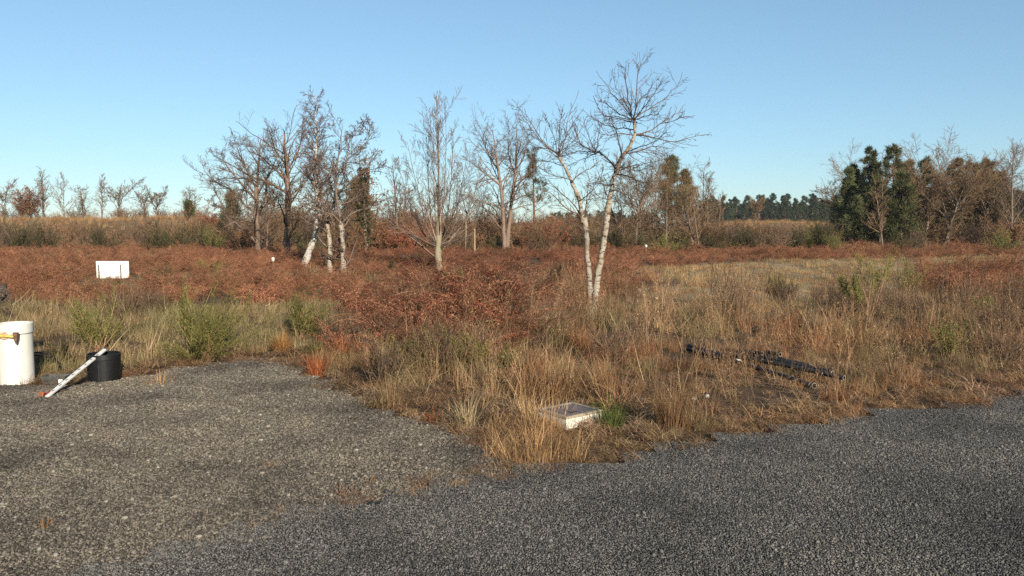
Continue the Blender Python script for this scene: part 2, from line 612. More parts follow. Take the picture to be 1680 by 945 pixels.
def plain(name, col, rough=0.5, spec=0.4, metal=0.0, wear=0.12, sc=25):
    def bld(b):
        o = b.obj()
        n = b.noise(sc, o, 5, 0.6)
        c = b.mix(b.ramp(n, [(0.4, (0, 0, 0)), (0.7, (1, 1, 1))]), col, tuple(max(0, x * (1 - wear * 2.2)) for x in col))
        return b.pbr(c, rough, spec, metal, b.bump(n, 0.15, 0.004))
    return M(name, bld)


MAT['pvc'] = plain("white plastic pipe", (0.55, 0.54, 0.49), 0.32, 0.4, 0, 0.03, 7)
MAT['black_plastic'] = plain("black plastic", (0.008, 0.008, 0.008), 0.45, 0.35, 0, 0.2, 12)
MAT['dull_black'] = plain("dusty black plastic", (0.026, 0.027, 0.030), 0.6, 0.3, 0, 0.3, 30)
MAT['pale_rim'] = plain("scuffed pipe rim", (0.30, 0.28, 0.25), 0.7, 0.2)
MAT['grey_plastic'] = plain("grey plastic", (0.075, 0.072, 0.065), 0.6, 0.3)
MAT['white_paint'] = plain("white board", (0.68, 0.67, 0.63), 0.5, 0.3, 0, 0.02)
MAT['wood'] = plain("weathered wood", (0.33, 0.24, 0.15), 0.85, 0.1, 0, 0.25)
MAT['dark_wood'] = plain("dark stake", (0.10, 0.07, 0.045), 0.85, 0.1, 0, 0.25)
MAT['staff'] = plain("staff white", (0.55, 0.54, 0.51), 0.5, 0.4, 0, 0.08, 60)
MAT['ink'] = plain("black print", (0.02, 0.02, 0.02), 0.6, 0.2)
MAT['orange'] = plain("orange plastic", (0.27, 0.085, 0.03), 0.5, 0.4)
MAT['red'] = plain("red plastic", (0.45, 0.05, 0.035), 0.45, 0.4)
MAT['yellow'] = plain("yellow handle", (0.50, 0.40, 0.08), 0.5, 0.4)
MAT['rust'] = plain("rusty steel", (0.20, 0.105, 0.06), 0.7, 0.3, 0.2, 0.3, 60)
MAT['skin'] = plain("skin", (0.56, 0.30, 0.20), 0.5, 0.3, 0, 0.08, 40)
MAT['hair'] = plain("grey brown hair", (0.13, 0.095, 0.07), 0.7, 0.2, 0, 0.3, 70)
MAT['navy'] = plain("dark cloth", (0.020, 0.022, 0.030), 0.9, 0.1)
MAT['olive'] = plain("olive cloth", (0.06, 0.065, 0.045), 0.9, 0.1)
MAT['leather'] = plain("brown boots", (0.07, 0.045, 0.03), 0.7, 0.3)
MAT['marker'] = plain("pale green plastic", (0.30, 0.42, 0.30), 0.5, 0.3)


def _conc(b):
    o = b.obj()
    n = b.noise(18, o, 6, 0.65)
    st = b.noise(10, b.mapped(o, (3, 3, 0.5)), 4)
    c = b.mix(b.ramp(n, [(0.35, (0, 0, 0)), (0.7, (1, 1, 1))]), (0.66, 0.62, 0.54), (0.50, 0.46, 0.38))
    c = b.mix(b.ramp(st, [(0.56, (0, 0, 0)), (0.72, (0.8, 0.8, 0.8))]), c, (0.25, 0.20, 0.13))
    return b.pbr(c, 0.9, 0.15, nrm=b.bump(n, 0.5, 0.008))


MAT['concrete'] = M("pale concrete", _conc)
MAT['lid'] = plain("dull lid metal", (0.115, 0.098, 0.105), 0.6, 0.4, 0.1, 0.25, 30)
MAT['lid_rim'] = plain("lid frame", (0.34, 0.28, 0.20), 0.7, 0.2, 0, 0.25, 30)
MAT['stone'] = plain("grey stone", (0.20, 0.19, 0.18), 0.85, 0.2, 0, 0.25, 20)
MAT['pale_stone'] = plain("pale stone", (0.48, 0.45, 0.40), 0.85, 0.2, 0, 0.2, 20)

# ------------------------------------------------------------------ the lie of the land
ROAD = gpoly([(2600, 560), (1900, 610), (1680, 645), (1560, 666), (1440, 678), (1330, 692), (1200, 713), (1090, 740), (1020, 752), (950, 764),
              (880, 772), (800, 783), (700, 800), (620, 815), (500, 842), (400, 870), (300, 900), (200, 928), (90, 960), (-200, 1060)])
_near = np.array([[-14.0, 1.9], [-14, -9], [16, -9], [16, 6.5]])
ROAD = np.concatenate([ROAD[:], [[-5.0, 1.2], [-7.0, -0.5]], [[-9, -9], [20, -9]]])
GRAVEL = gpoly([(-700, 640), (-200, 640), (0, 636), (70, 630), (200, 629), (235, 618), (270, 606), (330, 601), (380, 593), (425, 588), (470, 597), (500, 612), (530, 627),
                (560, 646), (610, 668), (680, 690), (740, 704), (790, 720), (812, 742), (830, 768), (815, 785), (700, 805), (620, 820), (500, 848),
                (400, 876), (300, 906), (200, 934), (90, 966), (-200, 1066)])
GRAVEL = np.concatenate([GRAVEL, [[-9.5, 0.0], [-12.5, 5.0]]])
PALE = gpoly([(1030, 437), (1180, 434), (1400, 428), (1700, 420), (2100, 418), (2100, 500), (1600, 500), (1200, 505), (1030, 480)])


def bank(x, y):
    """the overgrown sand bank at the back, on the left, and the low one on the right"""
    prof = sstep(47, 58, y) * (1 - 0.35 * sstep(66, 95, y))
    hx = 1.62 * (1 - sstep(-27, -9, x)) + 0.25 * np.exp(-((x + 30) / 6.0) ** 2) - 0.3 * sstep(-38, -55, -x * -1)
    h = prof * hx * (0.86 + 0.28 * vnoise(x, y, 7.0, 5))
    h = h + 1.5 * np.exp(-((x - 28.0) / 8.5) ** 4) * sstep(70, 80, y) * (1 - 0.6 * sstep(92, 120, y))
    h = h + 1.5 * np.exp(-((x - 40.0) / 5.0) ** 2) * sstep(92, 100, y) * (1 - 0.6 * sstep(110, 130, y))
    return h


def H(x, y):
    x, y = np.atleast_1d(np.asarray(x, float)), np.atleast_1d(np.asarray(y, float))
    h = bank(x, y)
    d = np.minimum(sdist(ROAD, x, y), sdist(GRAVEL, x, y))
    m = sstep(0.0, 0.9, d)
    bmp = 0.10 * (vnoise(x, y, 1.1, 1) - 0.35) + 0.16 * (vnoise(x, y, 3.7, 2) - 0.4) + 0.05 * (vnoise(x, y, 0.4, 3) - 0.4)
    return h + m * np.maximum(bmp, -0.02) - 0.02 * (1 - m)


def hz(x, y):
    return float(H(x, y)[0])


def spot(px, py):
    """foot of a plant or thing that stands at that place on the ground"""
    g = G(px, py)
    for _ in range(3):
        g = G(px, py, hz(g[0], g[1]))
    return np.array([g[0], g[1], hz(g[0], g[1])])


def stand(px, Y):
    x = (px - CX) / FPX * Y * 1.0036
    return np.array([x, Y, hz(x, Y)])


def grid_sheet(us, vs):
    X, Y = np.meshgrid(us, vs)
    idx = np.arange(X.size).reshape(X.shape)
    Q = np.stack([idx[:-1, :-1], idx[:-1, 1:], idx[1:, 1:], idx[1:, :-1]], -1).reshape(-1, 4)
    return X.ravel(), Y.ravel(), Q


ys = np.concatenate([[-3000, -800, -200, -60, -20], np.arange(-8, 20, 0.2), np.arange(20, 60, 0.6), np.arange(60, 140, 2.0), [160, 200, 260, 360, 600, 1200, 3500]])
xh = np.concatenate([np.arange(0, 12, 0.2), np.arange(12, 30, 0.6), np.arange(30, 90, 2.0), [100, 130, 180, 260, 500, 1200, 3500]])
xs = np.concatenate([-xh[:0:-1], xh])
X, Y, Q = grid_sheet(xs, ys)
gm = MB().add(np.stack([X, Y, H(X, Y)], -1), None, Q)
ground = solo("ground", "heath ground of brown soil and leaf litter under the plants", "ground", gm, MAT['soil'], kind="structure", smooth=True)
cov = np.clip(sstep(0.8, -1.4, sdist(PALE, X, Y) + 5.0 * (vnoise(X, Y, 2.1, 13) - 0.5)) * (0.4 + 0.9 * vnoise(X, Y, 2.3, 9)), 0, 1)
sand = sstep(0.9, 1.9, bank(X, Y)) * (0.25 + 0.95 * vnoise(X, Y, 5.0, 11))
att = ground.data.attributes.new("cover", 'FLOAT', 'POINT')
att.data.foreach_set("value", np.clip(np.maximum(cov, sand), 0, 1).astype(np.float32))


def sheet(name, label, cat, poly, z, mat, seed, step=0.16, fray=0.10):
    """a surfaced area with a frayed edge, cut from a fine grid"""
    x0, y0 = poly.min(0)
    x1, y1 = poly.max(0)
    gx, gy = np.arange(max(x0, -13), min(x1, 15) + step, step), np.arange(max(y0, -8), y1 + step, step)
    X, Y, Q = grid_sheet(gx, gy)
    sd_ = sdist(poly, X, Y)
    ok = sd_ < fray * (vnoise(X, Y, 0.35, seed) * 2 - 1) + 0.02
    Q = Q[ok[Q].all(1)]
    used = np.unique(Q)
    remap = -np.ones(len(X), int)
    remap[used] = np.arange(len(used))
    mb = MB().add(np.stack([X[used], Y[used], z + 0.004 * (vnoise(X[used], Y[used], 0.6, seed + 1) - 0.5)], -1), None, remap[Q])
    return solo(name, label, cat, mb, mat, kind="structure", smooth=True)


road = sheet("road", "coarse dark chipped asphalt road across the front", "road", ROAD, 0.010, MAT['asphalt'], 21)
gravel_apron = sheet("gravel_apron", "brown grey gravel parking apron on the left of the road", "gravel", GRAVEL, 0.003, MAT['gravel'], 31)

# ------------------------------------------------------------------ scattering
def proto_collection(name, objs):
    c = bpy.data.collections.new(name)
    for o in objs:
        c.objects.link(o)
    return c


def proto(name, mb, mat, smooth=False):
    me = mb.mesh(name, (0, 0, 0), smooth)
    me.materials.append(mat)
    return bpy.data.objects.new(name, me)


def scatter_nodes(coll):
    ng = bpy.data.node_groups.new("scatter " + coll.name, 'GeometryNodeTree')
    ng.interface.new_socket("Geometry", in_out='INPUT', socket_type='NodeSocketGeometry')
    ng.interface.new_socket("Geometry", in_out='OUTPUT', socket_type='NodeSocketGeometry')
    n = ng.nodes.new
    gi, go, iop, ci = n("NodeGroupInput"), n("NodeGroupOutput"), n("GeometryNodeInstanceOnPoints"), n("GeometryNodeCollectionInfo")
    ci.inputs[0].default_value = coll
    ci.inputs[1].default_value = True
    ci.inputs[2].default_value = True

    def na(nm, t):
        x = n("GeometryNodeInputNamedAttribute")
        x.data_type = t
        x.inputs[0].default_value = nm
        return x.outputs[0]
    e2r = n("FunctionNodeEulerToRotation")
    L = ng.links.new
    L(na("rot", 'FLOAT_VECTOR'), e2r.inputs[0])
    L(gi.outputs[0], iop.inputs["Points"])
    L(ci.outputs[0], iop.inputs["Instance"])
    iop.inputs["Pick Instance"].default_value = True
    L(na("pick", 'INT'), iop.inputs["Instance Index"])
    L(e2r.outputs[0], iop.inputs["Rotation"])
    L(na("size", 'FLOAT_VECTOR'), iop.inputs["Scale"])
    L(iop.outputs[0], go.inputs[0])
    return ng


def scatter(name, label, cat, coll, pts, rot, size, pick, parent=None, group=None):
    pts = np.asarray(pts, float)
    N = len(pts)
    me = bpy.data.meshes.new(name)
    me.vertices.add(N)
    me.vertices.foreach_set("co", pts.astype(np.float32).ravel())
    size = np.asarray(size, float)
    if size.ndim == 1:
        size = np.repeat(size[:, None], 3, 1)
    for nm, t, k, a in (("rot", 'FLOAT_VECTOR', "vector", rot), ("size", 'FLOAT_VECTOR', "vector", size), ("pick", 'INT', "value", pick)):
        at = me.attributes.new(nm, t, 'POINT')
        at.data.foreach_set(k, np.asarray(a, np.int32 if t == 'INT' else np.float32).ravel())
    o = bpy.data.objects.new(name, me)
    COL.objects.link(o)
    md = o.modifiers.new("scatter", 'NODES')
    md.node_group = scatter_nodes(coll)
    if parent is not None:
        o.parent = parent
        o["kind"] = "stuff"
    else:
        tag(o, label, cat, group, "stuff")
    return o


def rnd_pts(poly, dens, seed, thin=None):
    """random spots in an area; dens per square metre, thinned by thin(x, y) in 0..1"""
    rs = np.random.RandomState(seed)
    lo, hi = poly.min(0), poly.max(0)
    n = int(dens * (hi[0] - lo[0]) * (hi[1] - lo[1]))
    x, y = lo[0] + rs.rand(n) * (hi[0] - lo[0]), lo[1] + rs.rand(n) * (hi[1] - lo[1])
    k = inside(poly, x, y)
    x, y = x[k], y[k]
    if thin is not None:
        k = rs.rand(len(x)) < thin(x, y)
        x, y = x[k], y[k]
    return x, y


def in_view(x, y, m=3.5):
    return (np.abs(x) < y * 0.72 + m) & (y > 1.5)


def clear_of_roads(x, y, gap=0.0):
    return np.minimum(sdist(ROAD, x, y), sdist(GRAVEL, x, y)) > gap


# stones --------------------------------------------------------------------
ICO_V = []
_t = (1 + 5 ** 0.5) / 2
ICO_V = norm(np.array([[-1, _t, 0], [1, _t, 0], [-1, -_t, 0], [1, -_t, 0], [0, -1, _t], [0, 1, _t], [0, -1, -_t], [0, 1, -_t], [_t, 0, -1], [_t, 0, 1], [-_t, 0, -1], [-_t, 0, 1]], float))
ICO_F = np.array([[0, 11, 5], [0, 5, 1], [0, 1, 7], [0, 7, 10], [0, 10, 11], [1, 5, 9], [5, 11, 4], [11, 10, 2], [10, 7, 6], [7, 1, 8], [3, 9, 4], [3, 4, 2], [3, 2, 6], [3, 6, 8], [3, 8, 9], [4, 9, 5], [2, 4, 11], [6, 2, 10], [8, 6, 7], [9, 8, 1]])


def stones(mb, x, y, z, r, rs, flat=0.7):
    N = len(x)
    V = ICO_V[None] * (0.72 + 0.5 * rs.rand(N, 12, 1))
    V = V * np.stack([0.75 + 0.5 * rs.rand(N), 0.75 + 0.5 * rs.rand(N), flat * (0.7 + 0.6 * rs.rand(N))], -1)[:, None]
    a = rs.rand(N) * 6.283
    c, s = np.cos(a)[:, None], np.sin(a)[:, None]
    V = np.stack([V[..., 0] * c - V[..., 1] * s, V[..., 0] * s + V[..., 1] * c, V[..., 2]], -1)
    tl = 0.5 * rs.randn(N)[:, None]
    V = np.stack([V[..., 0], V[..., 1] * np.cos(tl) - V[..., 2] * np.sin(tl), V[..., 1] * np.sin(tl) + V[..., 2] * np.cos(tl)], -1)
    V = V * np.asarray(r)[:, None, None] + np.stack([x, y, z], -1)[:, None]
    T = (np.arange(N)[:, None, None] * 12 + ICO_F[None]).reshape(-1, 3)
    return mb.add(V.reshape(-1, 3), T)


TILE = 0.25


def stone_tiles(name, mat, n_var, count, rlo, rhi, big, seed, zoff):
    out = []
    for v in range(n_var):
        rs = np.random.RandomState(seed + v)
        side = int(count ** 0.5)
        gx, gy = np.meshgrid(np.arange(side), np.arange(side))
        x = (gx.ravel() + 0.5 + 0.75 * (rs.rand(side * side) - 0.5) * 1.6) / side * TILE - TILE / 2
        y = (gy.ravel() + 0.5 + 0.75 * (rs.rand(side * side) - 0.5) * 1.6) / side * TILE - TILE / 2
        r = rlo + (rhi - rlo) * rs.rand(len(x)) ** 1.5
        if big:
            k = rs.rand(len(x)) < big
            r[k] *= 1.4 + 1.0 * rs.rand(k.sum())
        mb = MB()
        stones(mb, x, y, zoff + 0.25 * r + 0.003 * rs.rand(len(x)), r, rs)
        out.append(proto(f"{name}_{v:02d}", mb, mat))
    return proto_collection(name, out)


def lay_tiles(poly, coll, nv, name, parent, z, seed, gap, thin=None):
    rs = np.random.RandomState(seed)
    gx, gy = np.meshgrid(np.arange(-9, 11, TILE), np.arange(1.75, 10.5, TILE))
    x, y = gx.ravel() + TILE / 2, gy.ravel() + TILE / 2
    k = (sdist(poly, x, y) < gap) & in_view(x, y, 1.6)
    x, y = x[k], y[k]
    if thin is not None:
        k = rs.rand(len(x)) < thin(x, y)
        x, y = x[k], y[k]
    n = len(x)
    rot = np.zeros((n, 3))
    rot[:, 2] = rs.randint(0, 4, n) * math.pi / 2
    return scatter(name, None, None, coll, np.stack([x, y, np.full(n, z)], -1), rot, np.ones(n), rs.randint(0, nv, n), parent)


road_tiles = stone_tiles("road_tile", MAT['chip_road'], 8, 900, 0.0032, 0.0060, 0.015, 100, 0.0)
lay_tiles(ROAD, road_tiles, 8, "stone_chippings", road, 0.010, 41, 0.02)
grav_tiles = stone_tiles("gravel_tile", MAT['chip_gravel'], 8, 676, 0.0030, 0.0078, 0.04, 200, 0.0)
lay_tiles(GRAVEL, grav_tiles, 8, "gravel_stones", gravel_apron, 0.003, 42, 0.03)

# ------------------------------------------------------------------ plant prototypes
def bracken_clump(seed, mat, h=0.62, nf=7):
    rs = np.random.RandomState(seed)
    mb, st = MB(), None
    for f in range(nf):
        phi = rs.rand() * 6.283
        L = h * (1.0 + 0.5 * rs.rand())
        th, bend = 0.15 + 0.35 * rs.rand(), 1.1 + 1.1 * rs.rand()
        k = 11
        t = np.linspace(0, 1, k)
        ang = th + bend * t ** 1.4
        d = np.stack([np.sin(ang) * math.cos(phi), np.sin(ang) * math.sin(phi), np.cos(ang)], -1)
        d = norm(d + 0.08 * rs.randn(k, 3))
        p = np.concatenate([[[0.05 * rs.randn(), 0.05 * rs.randn(), -0.02]], np.cumsum(d[:-1] * L / (k - 1), 0)])
        p[1:] += p[0]
        tubes(mb, p, np.linspace(0.0038, 0.0016, k), 3)
        C, D, Nn, LL, WW = [], [], [], [], []
        sd_ = np.array([-math.sin(phi), math.cos(phi), 0])
        for j in np.arange(2.6, k - 1, 0.62):
            i = int(j)
            pos = p[i] + (p[min(i + 1, k - 1)] - p[i]) * (j - i)
            u = (j - 2.6) / (k - 3.6)
            pl = 0.22 * (1 - 0.82 * u) * (0.7 + 0.5 * rs.rand())
            for s in (-1, 1):
                if rs.rand() < 0.12:
                    continue
                pd = norm(sd_ * s + 0.35 * d[i] + np.array([0, 0, -0.25 - 0.5 * rs.rand()]) + 0.25 * rs.randn(3))
                m = max(2, int(pl / 0.022))
                for q in range(m):
                    c = pos + pd * pl * (q + 0.4) / m + np.array([0, 0, -0.25 * pl * (q / m) ** 2])
                    for s2 in (-1, 1):
                        C.append(c)
                        D.append(norm(pd * 0.55 + s2 * d[i] + 0.35 * rs.randn(3)))
                        Nn.append(rs.randn(3) * 0.5 + np.array([0, 0, 1]))
                        LL.append(0.036 * (1 - 0.6 * q / m) * (0.7 + 0.6 * rs.rand()))
                        WW.append(0.0105 * (0.7 + 0.6 * rs.rand()))
        leaves(mb, C, D, Nn, np.array(LL), np.array(WW), 0.12)
    return proto(f"bracken_{mat.name.replace(' ', '_')}_{seed:02d}", mb, mat)


def grass_tuft(name, seed, mat, n, h, w, spread=0.06, lean=0.35, bend=0.9, segs=3, hsd=0.3):
    rs = np.random.RandomState(seed)
    mb = MB()
    phi = rs.rand(n) * 6.283
    r = spread * np.sqrt(rs.rand(n))
    a2 = phi + 0.8 * rs.randn(n)
    base = np.stack([r * np.cos(a2), r * np.sin(a2), np.full(n, -0.015)], -1)
    blades(mb, base, phi, np.abs(lean * rs.randn(n)), bend * (0.3 + rs.rand(n)) * np.where(rs.rand(n) < 0.15, -0.5, 1), h * np.clip(1 + hsd * rs.randn(n), 0.3, 1.7), w * (0.7 + 0.6 * rs.rand(n)), segs)
    return proto(f"{name}_{seed:02d}", mb, mat)


def thatch_clump(name, seed, mat, n=70, R=0.16, w=0.006):
    """fallen, tangled blades lying on each other"""
    rs = np.random.RandomState(seed)
    mb = MB()
    r = R * np.sqrt(rs.rand(n))
    a = rs.rand(n) * 6.283
    base = np.stack([r * np.cos(a), r * np.sin(a), 0.005 + 0.05 * rs.rand(n)], -1)
    blades(mb, base, rs.rand(n) * 6.283, 1.0 + 0.5 * rs.rand(n), 0.2 + 0.9 * rs.rand(n), 0.08 + 0.16 * rs.rand(n), w * (0.6 + 0.7 * rs.rand(n)), 3)
    return proto(f"{name}_{seed:02d}", mb, mat)


def stalk_clump(name, seed, mat, n=8, h=0.72, R=0.13, r0=0.0025):
    rs = np.random.RandomState(seed)
    mb = MB()
    base = np.concatenate([R * rs.randn(n, 2), np.full((n, 1), -0.02)], 1)
    d = norm(np.concatenate([0.16 * rs.randn(n, 2), np.ones((n, 1))], 1))
    L = h * (0.6 + 0.6 * rs.rand(n))
    k = 6
    Pn = np.zeros((n, k, 3))
    p = base.copy()
    for s in range(k):
        Pn[:, s] = p
        d = norm(d + 0.06 * rs.randn(n, 3))
        p = p + d * (L / (k - 1))[:, None]
    R_ = np.repeat(np.linspace(r0, r0 * 0.5, k)[None], n, 0)
    tubes(mb, Pn, R_, 3)
    C, CR = spawn(Pn, R_, 6, rs, 0.35, 1.0, 32, 10, 0.28, 0.3, 0.4, 4, 0.12, 0.12, 0.7, 0.0013)
    tubes(mb, C, CR, 3)
    tip = np.concatenate([C[:, -1], C[:, 2]])
    leaves(mb, tip, norm(rs.randn(len(tip), 3) + np.array([0, 0, 0.8])), rs.randn(len(tip), 3), 0.018 + 0.02 * rs.rand(len(tip)), 0.008)
    return proto(f"{name}_{seed:02d}", mb, mat)


def heather_clump(seed, mat, h=0.38):
    rs = np.random.RandomState(seed)
    mb = MB()
    n = 46
    phi = rs.rand(n) * 6.283
    th = 0.75 * np.sqrt(rs.rand(n))
    d = np.stack([np.sin(th) * np.cos(phi), np.sin(th) * np.sin(phi), np.cos(th)], -1)
    k = 5
    L = h * (0.65 + 0.5 * rs.rand(n))
    Pn = np.zeros((n, k, 3))
    p = np.stack([0.05 * rs.randn(n), 0.05 * rs.randn(n), np.full(n, -0.02)], -1)
    for s in range(k):
        Pn[:, s] = p
        d = norm(d + 0.12 * rs.randn(n, 3) + np.array([0, 0, 0.05]))
        p = p + d * (L / (k - 1))[:, None]
    R_ = np.repeat(np.linspace(0.003, 0.0015, k)[None], n, 0)
    tubes(mb, Pn, R_, 3)
    C, CR = spawn(Pn, R_, 5, rs, 0.4, 1, 30, 10, 0.4, 0.3, 0.4, 4, 0.1, 0.1, 0.7, 0.0018)
    tubes(mb, C, CR, 3)
    return proto(f"heather_{seed:02d}", mb, mat)


BR = proto_collection("bracken_protos", [bracken_clump(i, MAT['bracken']) for i in range(7)])
RB = proto_collection("red_bracken_protos", [bracken_clump(20 + i, MAT['red_bracken'], 0.66, 8) for i in range(6)])
TG = proto_collection("tan_protos", [grass_tuft("tan", i, MAT['tan_grass'], 60, 0.26, 0.004, 0.09, 0.35, 1.4, 4, 0.5) for i in range(3)]
                      + [grass_tuft("tan", 3 + i, MAT['tan_grass'], 90, 0.15, 0.0045, 0.10, 0.7, 1.5, 4, 0.4) for i in range(4)])
BG = proto_collection("brown_protos", [grass_tuft("brown", i, MAT['brown_grass'], 60, 0.28, 0.0038, 0.10, 0.35, 1.2, 4, 0.5) for i in range(3)]
                      + [grass_tuft("brown", 3 + i, MAT['brown_grass'], 90, 0.16, 0.0045, 0.11, 0.7, 1.5, 4, 0.4) for i in range(4)])
OG = proto_collection("olive_protos", [grass_tuft("olive", i, MAT['olive_grass'], 90, 0.19, 0.0045, 0.10, 0.5, 1.3, 4, 0.45) for i in range(5)])
SG = proto_collection("short_protos", [grass_tuft("short", i, MAT['tan_grass'], 60, 0.12, 0.005, 0.11, 0.6, 0.9) for i in range(3)]
                      + [grass_tuft("short", 3 + i, MAT['olive_grass'], 60, 0.10, 0.005, 0.11, 0.6, 0.9) for i in range(3)])
TH = proto_collection("thatch_protos", [thatch_clump("thatch", i, MAT['thatch']) for i in range(4)] + [thatch_clump("thatch", 4 + i, MAT['tan_grass']) for i in range(3)])
ST = proto_collection("stalk_protos", [stalk_clump("stalk", i, MAT['stalk']) for i in range(6)])
HE = proto_collection("heather_protos", [heather_clump(i, MAT['heather']) for i in range(4)])


def plants(name, label, cat, coll, nv, x, y, seed, s0=1.0, sv=0.3, tilt=0.12, sink=0.0, grow=None):
    rs = np.random.RandomState(seed)
    n = len(x)
    rot = np.concatenate([tilt * rs.randn(n, 2), rs.rand(n, 1) * 6.283], 1)
    s = s0 * np.clip(1 + sv * rs.randn(n), 0.45, 1.8)
    if grow is not None:
        s = s * grow(x, y)
    return scatter(name, label, cat, coll, np.stack([x, y, H(x, y) - sink], -1), rot, s, rs.randint(0, nv, n))


def cat2(*a):
    return np.concatenate([q[0] for q in a]), np.concatenate([q[1] for q in a])


def veg(x, y):
    return clear_of_roads(x, y, 0.12) & in_view(x, y)


# spots that stay open: the chamber, the bare patch beside it, pipe, bucket and their yard
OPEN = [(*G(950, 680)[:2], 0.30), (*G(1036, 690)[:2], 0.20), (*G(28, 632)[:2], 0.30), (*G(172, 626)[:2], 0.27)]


def not_open(x, y, m=1.0):
    k = np.ones(len(x), bool)
    for a, b, r in OPEN:
        k &= np.hypot(x - a, y - b) > r * m
    return k


LEFTB = gpoly([(-700, 414), (0, 413), (300, 414), (640, 416), (640, 512), (560, 500), (430, 506), (250, 506), (120, 512), (0, 509), (-500, 509)])
MIDB = gpoly([(600, 418), (950, 412), (1000, 430), (1000, 475), (945, 535), (900, 575), (800, 598), (690, 606), (600, 604), (545, 585), (560, 545), (600, 500)])
MIDF = gpoly([(540, 560), (600, 520), (940, 520), (920, 590), (800, 640), (640, 650), (560, 620)])
FARB = gpoly([(920, 405), (1100, 405), (1300, 405), (2500, 402), (2500, 424), (1700, 421), (1450, 428), (1180, 436), (1060, 440), (950, 445)])
RPB = gpoly([(1480, 458), (1560, 446), (1700, 444), (2000, 448), (2000, 492), (1640, 490), (1520, 486)])
DRP = gpoly([(1238, 554), (1270, 540), (1310, 536), (1340, 548), (1400, 550), (1470, 552), (1500, 570), (1440, 578), (1345, 568), (1255, 572)])
board_view = lambda x, y: (np.abs(x / y - (184 - CX) / FPX) < 0.030) & (y > 16.6) & (y < 21.9) | (np.abs(x / y - (448 - CX) / FPX) < 0.007) & (y > 20) & (y < 25.6) | (np.abs(x / y - (1060 - CX) / FPX) < 0.006) & (y > 28) & (y < 36.6)
thin_l = lambda x, y: np.clip(2.3 * vnoise(x, y, 0.9, 52) - 0.15, 0.12, 1) * np.clip(1.35 - 1.1 * (vnoise(x, y, 2.6, 51) > 0.68), 0.2, 1)
b1 = rnd_pts(LEFTB, 10.0, 61, thin_l)
b2 = rnd_pts(FARB, 7.0, 62, lambda x, y: np.clip(2.3 * vnoise(x, y, 1.2, 53) - 0.1, 0.15, 1))
b3 = rnd_pts(RPB, 8.0, 63)
b4 = rnd_pts(gpoly([(960, 436), (1340, 432), (1300, 446), (1120, 452), (1160, 470), (1080, 492), (960, 500)]), 8.0, 66, lambda x, y: (vnoise(x, y, 1.3, 67) > 0.42 + 0.5 * sstep(2.0, 5.5, x)) * 1.0)
bx, by = cat2(b1, b2, b3, b4)
k = veg(bx, by)
plants("bracken", "rusty brown dead bracken covering the heath behind the verge", "bracken", BR, 7, bx[k], by[k], 64, 0.66, 0.25, 0.2,
       grow=lambda x, y: (0.62 + 0.7 * vnoise(x, y, 1.7, 65)) * (1 - 0.15 * sstep(28, 40, y)) * np.where(board_view(x, y), 0.26, 1))
c1 = rnd_pts(MIDB, 8.5, 71, lambda x, y: np.clip(vnoise(x, y, 1.3, 72) * 2.7 - 0.42 - 0.75 * sstep(12.6, 10.2, y), 0.06, 1))
c2 = rnd_pts(DRP, 7.0, 73, lambda x, y: np.clip(vnoise(x, y, 0.7, 74) * 2.4 - 0.9, 0, 1))
bx, by = cat2(c1, c2)
k = veg(bx, by)
plants("red_bracken", "dark red dead bracken thicket around and left of the twin birch", "bracken", RB, 6, bx[k], by[k], 75, 0.78, 0.28, 0.22,
       grow=lambda x, y: np.where(x > 3.0, 0.55, 1) * 1.15 * (1 - 0.48 * sstep(13, 16, y)) * (0.7 + 0.6 * vnoise(x, y, 1.2, 76)))

RIGHTV = gpoly([(560, 530), (760, 512), (1000, 492), (1200, 500), (1500, 496), (2100, 496), (2300, 600), (1680, 642), (1200, 713), (950, 764), (830, 772), (790, 722), (700, 695), (600, 665), (540, 630), (480, 595)])
LEFTV = gpoly([(-600, 508), (200, 512), (420, 508), (640, 506), (640, 560), (560, 600), (540, 630), (470, 600), (425, 590), (330, 603), (230, 622), (190, 630), (60, 632), (-600, 640)])
LOWP = gpoly([(1095, 556), (1230, 560), (1400, 590), (1420, 640), (1310, 668), (1090, 665)])
g1 = rnd_pts(RIGHTV, 42.0, 81, lambda x, y: np.clip(2.5 * vnoise(x, y, 0.8, 82) - 0.72, 0.10, 1) * np.where(inside(MIDF, x, y), 0.6, 1) * np.where(y > 10, 0.55, 1) * np.where(inside(LOWP, x, y), 1.0, 1))
k = veg(g1[0], g1[1]) & not_open(*g1)
half = np.where(inside(MIDF, *g1), -0.3, 0) + vnoise(g1[0], g1[1], 1.3, 83) + 0.25 * (np.random.RandomState(84).rand(len(g1[0])) - 0.5)
front = lambda x, y: ((np.abs(x / y - (988 - CX) / FPX) < 0.048) & (y > 5.2) & (y < 6.6)) | inside(LOWP, x, y)
low = lambda x, y: (0.45 + 0.55 * sstep(0.1, 0.9, np.minimum(sdist(ROAD, x, y), sdist(GRAVEL, x, y)))) * np.where(inside(LOWP, x, y), 0.6, np.where(front(x, y), 0.42, 1)) * (0.42 + 0.78 * vnoise(x, y, 1.6, 88)) * (1 - 0.25 * sstep(10, 14, y) * (x > 2))
kk = k & (half > 0.58)
plants("tan_grass", "dry tan grass standing along the road verge", "grass", TG, 7, g1[0][kk], g1[1][kk], 85, 1.0, 0.3, 0.3, grow=low)
kk = k & (half <= 0.58)
plants("brown_grass", "dark brown dead grass between the tan tufts", "grass", BG, 7, g1[0][kk], g1[1][kk], 86, 1.0, 0.3, 0.3, grow=low)
g2 = rnd_pts(LEFTV, 36.0, 91, lambda x, y: np.clip(0.2 + 1.1 * vnoise(x, y, 0.9, 92), 0, 1))
e1 = rnd_pts(RIGHTV, 26.0, 93, lambda x, y: (vnoise(x, y, 0.8, 94) > 0.62) * 1.0)
